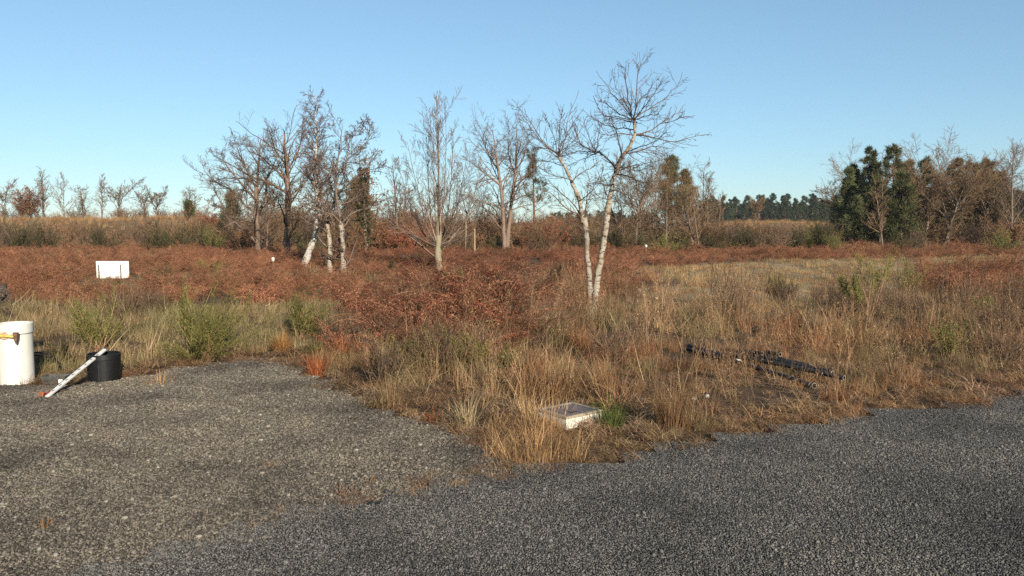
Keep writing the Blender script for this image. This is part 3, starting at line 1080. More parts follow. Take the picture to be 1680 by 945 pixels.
e2_ = rnd_pts(LEFTB, 10.0, 98, lambda x, y: 0.8 * (vnoise(x, y, 2.6, 51) > 0.66))
ox, oy = cat2(g2, e1, e2_)
k = veg(ox, oy) & not_open(ox, oy)
plants("olive_grass", "olive and straw coloured rough grass on the left verge", "grass", OG, 5, ox[k], oy[k], 95, 1.0, 0.3, 0.15, grow=low)
s1 = rnd_pts(PALE, 15.0, 96, lambda x, y: np.clip(vnoise(x, y, 1.2, 99) * 2.4 - 0.45, 0.15, 1))
k = veg(*s1)
plants("short_grass", "short pale grass on the open ground at the right", "grass", SG, 6, s1[0][k], s1[1][k], 97, 1.0, 0.3, 0.1)
# litter and fallen straw along the edges of road and gravel
EDGE = gpoly([(-600, 650), (60, 640), (420, 595), (560, 650), (800, 730), (840, 800), (1100, 760), (1680, 660), (2100, 600), (2100, 540), (1200, 600), (700, 560), (480, 570), (-600, 590)])
t1 = rnd_pts(EDGE, 60.0, 101)
dd = np.minimum(sdist(ROAD, *t1), sdist(GRAVEL, *t1))
k = in_view(*t1) & (dd > -0.10) & (np.random.RandomState(102).rand(len(dd)) < np.where(dd < 0.6, 0.8, 0.3)) & not_open(*t1, 0.8)
SEAM = gpoly([(830, 748), (940, 750), (1040, 745), (960, 770), (840, 790), (700, 810), (600, 826), (480, 856), (380, 884), (380, 868), (480, 834), (560, 806), (680, 782), (760, 768)])
CLUMP = gpoly([(812, 700), (850, 672), (925, 690), (930, 730), (960, 752), (880, 768), (815, 775), (800, 740)])
t2 = rnd_pts(SEAM, 110.0, 103, lambda x, y: np.clip(vnoise(x, y, 0.28, 104) * 2.4 - 0.75 + 1.1 * sstep(-1.1, -0.2, x), 0, 1))
t3 = rnd_pts(GRAVEL, 5.0, 106, lambda x, y: (np.clip(vnoise(x, y, 0.7, 107) * 2.2 - 0.9, 0, 1)) * in_view(x, y))
tx, ty = cat2((t1[0][k], t1[1][k]), t2, t3)
plants("fallen_straw", "flattened straw and leaf litter along the asphalt edge", "litter", TH, 7, tx, ty, 105, 0.62, 0.35, 0.1, -0.010,
       grow=lambda x, y: np.where((sdist(GRAVEL, x, y) < -0.12) & ~inside(SEAM, x, y), 0.34, np.where(inside(SEAM, x, y), 0.55, 1)))
h1 = rnd_pts(RIGHTV, 4.0, 111, lambda x, y: np.where(inside(MIDF, x, y), 0.8, 0.7 * (vnoise(x, y, 1.2, 112) > 0.58)))
h2 = rnd_pts(LEFTV, 2.0, 113, lambda x, y: (vnoise(x, y, 1.2, 114) > 0.6) * 1.0)
hx, hy = cat2(h1, h2)
k = veg(hx, hy) & not_open(hx, hy, 2.4) & clear_of_roads(hx, hy, 0.4) & ~front(hx, hy) & ~inside(LOWP, hx, hy)
plants("heather", "dark dead heather tufts among the verge grass", "heather", HE, 4, hx[k], hy[k], 115, 1.0, 0.25)
STK = gpoly([(640, 490), (1000, 480), (1300, 486), (2100, 480), (2200, 600), (1680, 635), (1200, 700), (860, 690), (600, 610)])
w1 = rnd_pts(STK, 8.0, 121, lambda x, y: np.clip(vnoise(x, y, 1.4, 122) * 2.4 - 0.7, 0, 1) * np.where(inside(LOWP, x, y), 0.4, 1))
k = veg(*w1) & not_open(*w1, 1.6) & clear_of_roads(*w1, 0.35) & ~((np.abs(w1[0] / w1[1] - (988 - CX) / FPX) < 0.05) & (w1[1] < 6.4))
plants("dry_stalks", "thin dry weed stalks standing above the verge grass", "weeds", ST, 6, w1[0][k], w1[1][k], 123, 0.72, 0.28)

SN = proto_collection("strand_protos", [grass_tuft("strand", i, MAT['straw'], 12, 0.30, 0.0042, 0.18, 0.8, 0.9, 4, 0.5) for i in range(6)])
n1 = rnd_pts(RIGHTV, 9.0, 141, lambda x, y: np.clip(vnoise(x, y, 1.1, 142) * 1.8 - 0.2, 0.1, 1))
n2 = rnd_pts(LEFTV, 8.0, 143)
nx_, ny_ = cat2(n1, n2)
k = veg(nx_, ny_) & not_open(nx_, ny_, 1.3)
plants("straw_strands", "pale bent straw strands lying through the darker grass", "straw", SN, 6, nx_[k], ny_[k], 144, 0.9, 0.3, 0.35, grow=low)

cl = rnd_pts(CLUMP, 80.0, 151)
k = clear_of_roads(*cl, -0.05) & not_open(*cl, 0.9)
plants("verge_corner_grass", "thick fluffy tan grass filling the verge corner left of the concrete chamber", "grass", TG, 7, cl[0][k], cl[1][k], 152, 0.60, 0.3, 0.35)
TS = proto_collection("sapling_protos", [stalk_clump("sapling", 30 + i, MAT['dark_twig'], 3, 1.0, 0.16, 0.0055) for i in range(5)])
tsx = rnd_pts(gpoly([(1170, 482), (1400, 476), (1700, 470), (1800, 560), (1500, 585), (1250, 545), (1130, 520)]), 1.6, 153, lambda x, y: np.clip(vnoise(x, y, 1.6, 154) * 2.2 - 0.5, 0, 1))
plants("bare_saplings", "thin dark bare sapling stems standing in the grass on the right", "saplings", TS, 5, *tsx, 155, 0.9, 0.25, 0.08)

# ------------------------------------------------------------------ shrubs
def broom_mb(seed, h=0.8, Wd=0.5, n=34, leafy=11, bare=0.25):
    """upright wands that fork, with tiny leaves along them"""
    rs = np.random.RandomState(seed)
    st, fo = MB(), MB()
    m_ = max(3, n // 5)
    grp = rs.randint(0, m_, n)
    phi = (rs.rand(m_) * 6.283)[grp] + 0.45 * rs.randn(n)
    th = np.clip((Wd / h) * 1.15 * (0.15 + 0.85 * rs.rand(m_))[grp] + 0.14 * rs.randn(n), 0, 1.25)
    d = np.stack([np.sin(th) * np.cos(phi), np.sin(th) * np.sin(phi), np.cos(th)], -1)
    k = 7
    L = h * (0.6 + 0.5 * rs.rand(m_))[grp] * (0.55 + 0.5 * rs.rand(n))
    Pn = np.zeros((n, k, 3))
    p = np.stack([0.06 * Wd * rs.randn(n), 0.06 * Wd * rs.randn(n), np.full(n, -0.03)], -1)
    for s in range(k):
        Pn[:, s] = p
        d = norm(d + 0.07 * rs.randn(n, 3) + np.array([0, 0, 0.04]))
        p = p + d * (L / (k - 1))[:, None]
    R_ = np.repeat(np.linspace(0.006, 0.002, k)[None], n, 0) * (h / 0.8) ** 0.5
    tubes(st, Pn, R_, 4)
    C, CR = spawn(Pn, R_, 12, rs, bare, 1.0, 26, 9, 0.34, 0.3, 0.5, 5, 0.08, 0.1, 0.6, 0.0015 * h / 0.8)
    tubes(fo, C, CR, 3)
    D, DR = spawn(C, CR, leafy, rs, 0.1, 1.0, 40, 14, 0.30, 0.3, 0.4, 3, 0.08, 0.08, 0.7, 0.0014 * h / 0.8)
    pos = D[:, 0]
    leaves(fo, D[:, 0], D[:, -1] - D[:, 0], rs.randn(len(D), 3), np.linalg.norm(D[:, -1] - D[:, 0], axis=1) + 0.006, 0.008 if h < 1.25 else 0.022, 0.05)
    return st, fo


def broom(name, label, loc, seed, h, Wd, n=34, mat='broom', group=None, bare=0.25, cat="shrub"):
    st, fo = broom_mb(seed, h, Wd, n, bare=bare)
    r = thing(name, label, cat, loc, group)
    part("stems", st, MAT['stalk'], r, off=(0, 0, 0))
    part("foliage", fo, MAT[mat], r, off=(0, 0, 0))
    return r


broom("broom_shrub", "large bright green broom bush at the gravel edge behind the black bucket", spot(330, 592), 1, 0.80, 0.95, 52)
broom("broom_shrub", "tall thin green broom wand rising behind the large broom bush", spot(300, 566), 2, 0.86, 0.12, 7)
broom("broom_shrub", "olive broom bush growing just behind the black bucket", spot(165, 578), 3, 0.74, 0.60, 32)
broom("broom_shrub", "green broom bush between the gravel tip and the bracken", spot(492, 556), 4, 0.70, 0.55, 34)
broom("broom_shrub", "low sprawling dark green broom in front of the red bracken", spot(685, 616), 5, 0.50, 0.50, 60)
broom("broom_shrub", "low green broom right of the sprawling one, below the red bracken", spot(765, 608), 6, 0.55, 0.42, 50)
broom("broom_shrub", "small green broom sprig beside the foot of the grey multi-stem tree", spot(742, 478), 7, 0.62, 0.34, 30)
broom("broom_shrub", "tall broom with dark bare stems and green top, on the right verge", spot(1424, 528), 8, 1.15, 0.34, 12, bare=0.6)
broom("broom_shrub", "green broom on dark stems beside the tallest right verge broom", spot(1382, 522), 9, 1.0, 0.26, 8, bare=0.62)
broom("broom_shrub", "yellowish green broom tuft on the pale grass right of the tall broom", spot(1486, 500), 10, 0.85, 0.5, 14, bare=0.45)
broom("broom_shrub", "low spreading green broom on the pale grass", spot(1272, 484), 11, 0.55, 0.55, 26)
broom("broom_shrub", "small green broom among brown grass near the right edge", spot(1560, 588), 12, 0.55, 0.2, 16)
broom("broom_shrub", "green broom sprig at the far right of the verge", spot(1618, 540), 13, 0.6, 0.26, 16)
broom("broom_shrub", "dark green low broom in front of the white board's left side", spot(62, 474), 14, 0.5, 0.65, 34, 'dark_broom')
broom("broom_shrub", "low olive broom right of the white board", spot(262, 458), 15, 0.5, 0.8, 36, 'dark_broom')
broom("broom_shrub", "low broom right of the white board, beyond the nearer olive one", spot(345, 450), 16, 0.5, 0.9, 36)
broom("broom_shrub", "small green broom left of the twin birch's stems", spot(905, 480), 17, 0.7, 0.3, 20, 'dark_broom')
broom("broom_shrub", "olive broom just behind the white pipe", spot(110, 600), 18, 0.40, 0.24, 20, 'dark_broom')
broom("broom_shrub", "low olive broom under the white board", spot(190, 466), 19, 0.22, 0.6, 26, 'dark_broom')
broom("broom_shrub", "dark broom below the leaning birch, in the bracken", spot(640, 455), 20, 0.5, 0.5, 24, 'dark_broom')
broom("broom_shrub", "green broom low in the grass left of the concrete chamber", spot(840, 612), 22, 0.4, 0.35, 30)

# bigger tufts that stand out
def tuft(name, label, loc, mat, n, h, w, spread, lean, bend, seed, cat="grass tuft", segs=4):
    rs = np.random.RandomState(seed)
    mb = MB()
    phi = rs.rand(n) * 6.283
    r = spread * np.sqrt(rs.rand(n))
    base = np.stack([r * np.cos(phi), r * np.sin(phi), np.full(n, -0.01)], -1) + np.asarray(loc)
    blades(mb, base, phi + 0.5 * rs.randn(n), np.abs(lean * rs.randn(n)), bend * (0.3 + rs.rand(n)), h * np.clip(1 + 0.3 * rs.randn(n), 0.3, 1.6), w * (0.7 + 0.6 * rs.rand(n)), segs)
    return solo(name, label, cat, mb, MAT[mat], loc)


tuft("grass_tuft", "fresh green grass tuft touching the concrete chamber's right corner", spot(998, 700), 'green_grass', 260, 0.20, 0.005, 0.11, 0.45, 1.1, 1)
tuft("grass_tuft", "bright green sedge tuft at the tip of the gravel", spot(520, 584), 'green_grass', 110, 0.22, 0.007, 0.07, 0.5, 1.4, 2)
tuft("grass_tuft", "golden orange grass tuft at the tip of the gravel", spot(462, 576), 'orange_grass', 200, 0.24, 0.005, 0.10, 0.4, 0.9, 3)
tuft("grass_tuft", "upright orange red dead frond clump right of the green sedge", spot(563, 590), 'rust_grass', 120, 0.24, 0.008, 0.05, 0.25, 0.6, 4)
tuft("grass_tuft", "rust red dead clump on the gravel tip, lowest of the coloured tufts", spot(520, 618), 'rust_grass', 130, 0.24, 0.007, 0.08, 0.35, 0.7, 5)
tuft("grass_tuft", "pale straw tuft flopped over at the gravel's inner edge", spot(765, 700), 'straw', 150, 0.26, 0.005, 0.07, 0.55, 1.4, 6)
tuft("grass_tuft", "sandy tan tuft on the gravel's inner edge", spot(640, 668), 'tan_grass', 220, 0.24, 0.0045, 0.12, 0.4, 0.9, 7)
tuft("grass_tuft", "small pale tuft alone on the gravel below the black bucket", spot(200, 655), 'straw', 60, 0.07, 0.005, 0.05, 0.9, 0.9, 8)
tuft("grass_tuft", "straw tuft on the gravel right of the black bucket", spot(262, 632), 'tan_grass', 150, 0.13, 0.005, 0.14, 0.9, 0.9, 9)
tuft("grass_tuft", "yellow green tuft alone in the middle of the gravel", spot(502, 706), 'straw', 70, 0.06, 0.005, 0.06, 0.9, 0.8, 10)
tuft("grass_tuft", "small orange tan tuft alone near the bottom left corner", spot(70, 872), 'orange_grass', 60, 0.07, 0.004, 0.03, 0.7, 0.9, 11)
tuft("grass_tuft", "mossy green patch of blades on the gravel by the asphalt edge", spot(330, 856), 'olive_grass', 110, 0.04, 0.004, 0.11, 0.9, 0.7, 12)
tuft("grass_tuft", "tan tuft at the seam of gravel and asphalt", spot(606, 800), 'orange_grass', 70, 0.06, 0.004, 0.05, 0.8, 0.9, 13)
tuft("grass_tuft", "tan grass clump hiding the left corner of the concrete chamber", spot(896, 700), 'tan_grass', 300, 0.20, 0.0042, 0.20, 0.3, 0.8, 14)
tuft("grass_tuft", "tan grass clump spilling toward the asphalt below the chamber", spot(880, 745), 'tan_grass', 380, 0.18, 0.0042, 0.22, 0.5, 1.1, 15)
tuft("grass_tuft", "tall brown grass clump right of the bare patch", spot(1105, 704), 'brown_grass', 320, 0.36, 0.0042, 0.13, 0.22, 0.7, 16)
tuft("grass_tuft", "dry grass tuft against the foot of the white pipe", spot(42, 634), 'tan_grass', 80, 0.12, 0.005, 0.08, 0.8, 0.9, 17)
tuft("grass_tuft", "orange rust tuft at the inner edge near the fallen straw tuft", spot(712, 690), 'rust_grass', 90, 0.09, 0.006, 0.06, 0.8, 0.9, 18)
tuft("silver_plant", "silvery green leafy clump in the grass left of the red bracken", spot(612, 540), 'silver', 80, 0.26, 0.016, 0.10, 0.6, 1.3, 19, "plant")

# ------------------------------------------------------------------ trees
def line_px(pts, Y, k):
    """trunk or limb through places seen at distance Y (or Y plus an offset given per point), with radii"""
    q = np.array([P(p[0], p[1], Y + (p[3] if len(p) > 3 else 0)) for p in pts])
    r = np.array([p[2] for p in pts], float)
    t = np.linspace(0, len(pts) - 1, k)
    return smooth_line(q, k), np.interp(t, np.arange(len(pts)), r)


def root_line(pts, Y, k):
    """as line_px, but the first point is carried down into the ground"""
    q, r = line_px(pts, Y, k)
    g = hz(q[0, 0], q[0, 1])
    if q[0, 2] > g - 0.05:
        q = np.concatenate([[[q[0, 0], q[0, 1], g - 0.08]], q])
        r = np.concatenate([[r[0] * 1.25], r])
    return q, r


def wrinkle(pn, rs, amp):
    n = rs.randn(*pn.shape) * amp
    n[0] = 0
    return pn + n


def twigs(mb, lines, spec, rs, leaf=None, tips=None):
    """successive orders of branches from a list of (line, radii)"""
    groups = {}
    for q, r in lines:
        groups.setdefault(len(q), []).append((q, r))
    cur = [(np.array([a for a, _ in g]), np.array([b for _, b in g])) for g in groups.values()]
    for sp_ in spec:
        sp_ = dict(sp_)
        n, sides = sp_.pop("n"), sp_.pop("sides", 3)
        nxt = []
        for Pn, R in cur:
            C, CR = spawn(Pn, R, n, rs, **sp_)
            if len(C):
                nxt.append((C, CR))
        if not nxt:
            break
        C = np.concatenate([a for a, _ in nxt])
        CR = np.concatenate([b for _, b in nxt])
        tubes(mb, C, CR, sides)
        cur = [(C, CR)]
    if leaf is not None:
        lm, frac, sz = leaf
        C = cur[0][0]
        pick = rs.rand(len(C)) < frac
        c = C[pick][:, -1]
        c = np.concatenate([c, C[pick][:, 2]])
        leaves(lm, c, norm(rs.randn(len(c), 3) + np.array([0, 0, -0.5])), rs.randn(len(c), 3), sz * (0.6 + 0.8 * rs.rand(len(c))), sz * 0.55 * (0.6 + 0.8 * rs.rand(len(c))), 0.1)
    return cur[0]


def bare_tree(name, label, cat, loc, trunks, limbs, spec, bark_m, seed, twig_m='twig', sides=8, leaf=None, leaf_m=None, limb_m=None, group=None):
    rs = np.random.RandomState(seed)
    r = thing(name, label, cat, loc, group)
    for q, rad in trunks:
        mb = MB()
        tubes(mb, wrinkle(q, rs, 0.15 * rad.mean()), rad * (1 + 0.12 * rs.randn(len(rad))), sides, cap=True)
        part("trunk", mb, MAT[bark_m], r, True)
    if limbs:
        mb = MB()
        for q, rad in limbs:
            tubes(mb, q, rad * 0.8, 6)
        part("limb", mb, MAT[limb_m or bark_m], r, True)
    cm, lm = MB(), MB()
    twigs(cm, trunks + limbs, spec, rs, (lm, *leaf) if leaf else None)
    part("crown", cm, MAT[twig_m], r, True)
    if leaf and lm.n:
        part("foliage", lm, MAT[leaf_m], r)
    return r


# --- the twin birch in the middle distance: two pale stems from one root
YB = 12.7
rsb = np.random.RandomState(7)
tw = thing("birch_tree", "young birch with two pale trunks from one root and open bare crown", "tree", spot(972, 528))
T1 = root_line([(969, 528, .060), (968, 500, .054), (967, 472, .050), (965, 440, .048), (963, 400, .046), (961, 372, .047), (957, 357, .056)], YB, 24)
T1b = line_px([(956, 366, .046), (950, 326, .032, .05), (938, 299, .028, .1), (925, 270, .026, .15), (916, 256, .030, .2)], YB, 14)
T2 = root_line([(973, 525, .066, .1), (975, 500, .062, .1), (978, 472, .058, .1), (984, 440, .056, .1), (990, 400, .054, .1), (994, 370, .052, .1), (997, 345, .049, .1), (1001, 320, .046, .1), (1006, 300, .044, .1), (1011, 281, .046, .1)], YB, 26)
T2b = line_px([(1011, 283, .042, .1), (1015, 270, .037, .05), (1024, 252, .033, 0), (1033, 240, .031, 0), (1041, 222, .028, 0), (1042, 206, .026, 0), (1038, 197, .030, 0)], YB, 16)
for q, rad in (T1, T2):
    mb = MB()
    lump = 1 + 0.08 * rsb.randn(len(rad)) + 0.22 * (rsb.rand(len(rad)) < 0.18)
    tubes(mb, wrinkle(q, rsb, 0.008), rad * 0.90 * lump, 12, cap=True)
    part("trunk", mb, MAT['birch'], tw, True)
mb = MB()
for q, rad in (T1b, T2b):
    tubes(mb, wrinkle(q, rsb, 0.006), rad * 0.95 * (1 + 0.16 * rsb.randn(len(rad))), 9, cap=True)
part("limb", mb, MAT['birch'], tw, True)
L1 = [  # shoots drawn from the photographed outline, grouped by the knob they leave from
    [(916, 256, .014), (890, 228, .010), (862, 190, .006), (841, 160, .003)],
    [(915, 258, .012), (893, 238, .009, -.2), (868, 212, .006, -.3), (855, 190, .003, -.4)],
    [(916, 255, .012), (911, 235, .009, .3), (903, 205, .006, .4), (888, 178, .003, .5)],
    [(918, 254, .013), (922, 238, .010, -.2), (940, 205, .007, -.3), (957, 178, .003, -.4)],
    [(919, 255, .012), (926, 232, .009, .1), (930, 200, .006, .2), (949, 150, .003, .3)],
    [(917, 256, .010), (917, 230, .007, .4), (921, 195, .005, .6), (925, 170, .003, .7)],
    [(916, 257, .010), (900, 246, .007, .3), (880, 240, .005, .5), (866, 228, .003, .7)],
    [(918, 256, .010), (934, 240, .007, .5), (950, 215, .005, .8), (962, 196, .003, 1.0)],
    [(956, 358, .020), (945, 352, .017, -.2), (930, 340, .014, -.3), (906, 320, .009, -.5), (884, 312, .005, -.7), (864, 300, .003, -.8)],
    [(957, 358, .017), (961, 340, .014, .2), (966, 318, .010, .3), (966, 292, .007, .3), (958, 262, .003, .4)],
    [(955, 358, .016), (940, 335, .012, .4), (920, 318, .008, .7), (897, 300, .004, 1.0), (880, 285, .003, 1.1)],
    [(950, 330, .012), (965, 318, .009, -.4), (982, 300, .006, -.6), (992, 280, .003, -.8)],
    [(938, 299, .012), (952, 286, .009, .3), (968, 274, .006, .5), (985, 268, .003, .6)],
    [(936, 297, .011), (915, 288, .008, -.4), (897, 284, .005, -.6), (880, 272, .003, -.8)],
    [(926, 272, .010), (908, 268, .007, .4), (885, 262, .004, .7), (872, 250, .003, .9)],
]
L2 = [
    [(1038, 197, .014), (1024, 176, .010, .1), (1003, 150, .007, .2), (981, 116, .003, .3)],
    [(1038, 196, .014), (1033, 165, .011, -.1), (1026, 130, .008, -.2), (1025, 110, .005, -.2), (1010, 105, .003, -.2)],
    [(1039, 196, .016), (1043, 165, .012, 0), (1047, 122, .008, 0), (1058, 102, .005, 0), (1069, 86, .003, 0)],
    [(1047, 122, .007), (1041, 108, .005), (1035, 95, .003)],
    [(1040, 197, .014), (1062, 180, .011, .2), (1090, 160, .008, .3), (1111, 142, .005, .4), (1119, 120, .003, .4)],
    [(1040, 198, .012), (1060, 172, .009, -.3), (1078, 148, .006, -.5), (1098, 124, .003, -.6)],
    [(1037, 197, .012), (1012, 185, .009, .3), (992, 168, .006, .5), (975, 155, .003, .6)],
    [(1037, 198, .012), (1010, 190, .009, -.4), (990, 186, .006, -.6), (974, 160, .003, -.9)],
    [(1038, 196, .012), (1030, 172, .008, .5), (1014, 150, .005, .8), (1003, 112, .003, 1.0)],
    [(1040, 196, .011), (1052, 168, .008, .5), (1066, 145, .005, .8), (1074, 130, .003, 1.0)],
    [(1041, 199, .012), (1066, 190, .009, -.4), (1080, 186, .006, -.6), (1090, 168, .003, -.9)],
    [(1036, 198, .011), (1016, 196, .008, .6), (995, 190, .005, .9), (978, 180, .003, 1.1)],
    [(1044, 218, .018), (1062, 217, .014, .2), (1084, 202, .011, .3), (1108, 188, .006, .4), (1124, 168, .003, .5)],
    [(1084, 202, .009), (1102, 197, .006), (1122, 192, .004), (1143, 190, .003)],
    [(1043, 222, .016), (1070, 228, .013, -.3), (1100, 236, .010, -.5), (1125, 228, .006, -.6), (1145, 222, .004, -.6), (1158, 221, .003, -.6)],
    [(1042, 215, .015), (1024, 212, .012, .3), (1000, 208, .009, .5), (972, 196, .006, .7), (955, 182, .003, .9)],
    [(1040, 224, .013), (1018, 220, .010, -.3), (996, 222, .007, -.5), (972, 212, .003, -.8)],
    [(1024, 252, .018), (1050, 244, .014, .3), (1075, 240, .010, .5), (1100, 244, .006, .7), (1115, 238, .003, .8)],
    [(1026, 250, .013), (1056, 240, .010, -.5), (1080, 226, .007, -.8), (1096, 205, .003, -1.1)],
    [(1020, 258, .018), (1018, 240, .014, -.2), (1012, 218, .010, -.3), (1004, 198, .006, -.4), (998, 172, .003, -.5)],
    [(1012, 278, .024), (1004, 268, .021, .2), (992, 257, .018, .3), (977, 250, .020, .4)],
    [(977, 250, .014), (960, 242, .010, .4), (942, 228, .006, .5), (925, 210, .003, .6)],
    [(977, 250, .012), (958, 236, .009, .1), (946, 215, .006, 0), (938, 188, .003, -.1)],
    [(977, 249, .011), (968, 230, .008, .6), (962, 212, .005, .8), (956, 190, .003, 1.0)],
    [(976, 250, .012), (952, 250, .009, .3), (935, 254, .006, .2), (918, 246, .003, .1)],
    [(977, 251, .010), (960, 258, .007, .8), (940, 270, .004, 1.1), (925, 275, .003, 1.3)],
    [(978, 249, .010), (983, 230, .007, .7), (984, 210, .005, 1.0), (976, 188, .003, 1.2)],
    [(1012, 280, .016), (1035, 272, .012, .5), (1062, 268, .008, .8), (1090, 262, .003, 1.1)],
    [(1010, 284, .014), (1030, 290, .010, -.4), (1052, 300, .007, -.7), (1078, 296, .003, -.9)],
    [(1006, 300, .014), (994, 304, .011, .3), (975, 300, .008, .5), (958, 306, .003, .6)],
    [(1004, 308, .012), (1022, 318, .009, .4), (1042, 322, .006, .7), (1060, 318, .003, .9)],
    [(1001, 330, .011), (985, 322, .008, -.4), (972, 310, .005, -.7), (960, 298, .003, -.9)],
    [(1014, 272, .012), (1024, 276, .010, -.7), (1046, 280, .006, -1.0), (1072, 274, .003, -1.3)],
]
shoots = []
for pts in L1 + L2:
    q, rad = line_px([(a[0] + rsb.randn() * 1.5, a[1] + rsb.randn() * 1.5, a[2] * 0.72, a[3] * 0.9 if len(a) > 3 else 0) for a in pts], YB, 12)
    shoots.append((wrinkle(q, rsb, 0.007), np.maximum(rad, 0.0034)))
cm = MB()
for q, rad in shoots:
    tubes(cm, q, rad, 5)
C1, R1 = spawn(np.array([q for q, _ in shoots]), np.array([r for _, r in shoots]), 13, rsb, 0.04, 0.82, 38, 13, 0.27, 0.5, 0.55, 6, 0.09, 0.05, 0.5, 0.0028)
tubes(cm, C1, R1, 4)
C2, R2 = spawn(C1, R1, 4, rsb, 0.2, 0.95, 36, 12, 0.42, 0.35, 0.4, 5, 0.10, 0.05, 0.6, 0.0030, lmin=0.03)
tubes(cm, C2, R2, 3)
ends, er = np.array([T1b[0][i] for i in (-1,)] + [T2b[0][-1], P(977, 250, YB + .4), P(956, 360, YB), P(1011, 281, YB + .1)]), 26
for e in ends:
    n = 26
    d = norm(rsb.randn(n, 3) * np.array([1, 1, 0.6]) + np.array([0, 0, 0.15]))
    Ls = 0.10 + 0.28 * rsb.rand(n)
    Pn = np.zeros((n, 5, 3))
    p = np.repeat(e[None], n, 0) + 0.02 * rsb.randn(n, 3)
    for s in range(5):
        Pn[:, s] = p
        d = norm(d + 0.2 * rsb.randn(n, 3))
        p = p + d * (Ls / 4)[:, None]
    tubes(cm, Pn, np.repeat(np.linspace(.0045, .0022, 5)[None], n, 0), 3)
part("crown", cm, MAT['dark_twig'], tw, True)

# --- the birch group left of centre
SP_BIRCH = [dict(n=24, t0=0.30, t1=0.99, ang=42, ln=0.30, taper=0.75, k=8, wob=0.10, up=0.02, rr=0.42, rmin=0.008, sides=4),
            dict(n=9, t0=0.2, ang=40, ln=0.42, k=6, wob=0.14, up=-0.02, rmin=0.006),
            dict(n=7, t0=0.2, ang=38, ln=0.42, k=5, wob=0.14, up=-0.06, rmin=0.0045)]
SP_GNARL = [dict(n=15, t0=0.15, t1=0.99, ang=48, ln=0.42, taper=0.35, k=8, wob=0.15, up=0.05, rr=0.42, rmin=0.008, sides=4),
            dict(n=8, t0=0.1, ang=46, ln=0.44, k=6, wob=0.17, up=0.06, rmin=0.005),
            dict(n=7, t0=0.1, ang=44, ln=0.46, k=4, wob=0.18, up=0.05, rmin=0.0042)]
YL = 24.6
lb = root_line([(500, 432, .11), (508, 412, .10), (516, 388, .090), (521, 362, .082), (521, 340, .072)], YL, 14)
lb2 = line_px([(521, 342, .068), (519, 310, .060), (518, 270, .052), (519, 230, .036), (518, 195, .022), (516, 155, .008)], YL, 18)
bt = thing("birch_tree", "white leaning birch with a tall feathery crown, left of the paired birch stems", "tree", spot(500, 433))
rs = np.random.RandomState(31)
for (q, rad), m_, nm in ((lb, 'white_birch', "trunk"), (lb2, 'white_birch', "limb")):
    mb = MB()
    tubes(mb, wrinkle(q, rs, 0.012), rad * (1 + 0.10 * rs.randn(len(rad))), 9, cap=True)
    part(nm, mb, MAT[m_], bt, True)
cm = MB()
twigs(cm, [lb2], [dict(n=60, t0=0.08, t1=0.99, ang=52, asd=14, ln=0.27, taper=0.6, k=8, wob=0.10, up=0.05, rr=0.35, rmin=0.007, sides=4),
                  dict(n=8, t0=0.1, ang=42, ln=0.46, k=6, wob=0.14, up=0.0, rmin=0.0042),
                  dict(n=7, t0=0.1, ang=40, ln=0.46, k=5, wob=0.14, up=-0.03, rmin=0.0034)], rs)
part("crown", cm, MAT['birch_twig'], bt, True)

YL = 24.0
bare_tree("birch_tree", "short pale birch stem, left of two side by side in the bracken", "tree", spot(541, 455),
          [root_line([(541, 457, .085), (540, 430, .075), (541, 400, .072), (538, 375, .070), (536, 366, .06)], YL, 12)],
          [line_px(p_, YL, 9) for p_ in (
              [(537, 368, .05), (528, 345, .035), (512, 330, .022), (490, 318, .012)], [(538, 368, .05), (545, 340, .035, .3), (552, 310, .02, .5), (556, 280, .010, .7)],
              [(540, 385, .035), (526, 372, .026, -.3), (508, 366, .016, -.5), (488, 352, .009, -.7)], [(538, 368, .045), (530, 330, .03, .4), (522, 296, .018, .8), (520, 262, .009, 1)],
              [(538, 372, .03), (556, 356, .022, .4), (575, 338, .014, .8), (592, 318, .008, 1)])],
          SP_GNARL, 'birch', 32, limb_m='dull_bark')
bare_tree("birch_tree", "pale birch stem with a wide gnarled crown, right of two side by side", "tree", spot(564, 455),
          [root_line([(565, 457, .095), (563, 430, .088), (563, 405, .085), (561, 378, .082), (559, 362, .07)], YL - 0.3, 13)],
          [line_px(p_, YL - 0.3, 10) for p_ in (
              [(560, 364, .065), (553, 330, .05), (551, 290, .038), (556, 250, .026), (562, 205, .010)], [(551, 290, .03), (570, 262, .022, .3), (590, 245, .016, .4), (606, 225, .010, .5), (614, 205, .006, .5)],
              [(560, 366, .05), (578, 350, .038, .3), (600, 342, .026, .5), (625, 340, .016, .7), (648, 328, .008, .9)], [(559, 366, .045), (545, 352, .034, -.3), (530, 348, .024, -.5), (505, 336, .012, -.7), (485, 330, .007, -.8)],
              [(552, 318, .035), (574, 300, .026, -.4), (598, 282, .016, -.7), (620, 276, .008, -1)], [(552, 300, .03), (534, 270, .022, .3), (524, 240, .013, .6), (520, 205, .007, .8)],
              [(556, 250, .02), (576, 230, .014, .3), (586, 205, .008, .5)])],
          [dict(n=10, t0=0.15, t1=0.98, ang=50, ln=0.40, taper=0.5, k=8, wob=0.18, up=0.05, rr=0.45, rmin=0.008, sides=4),
           dict(n=9, t0=0.15, ang=46, ln=0.46, k=6, wob=0.2, up=0.04, rmin=0.0055), dict(n=8, t0=0.15, ang=44, ln=0.45, k=4, wob=0.2, up=0.02, rmin=0.0042)],
          'birch', 33, leaf=(0.035, 0.06), leaf_m='oak_leaf', limb_m='dull_bark')
YL = 33.0
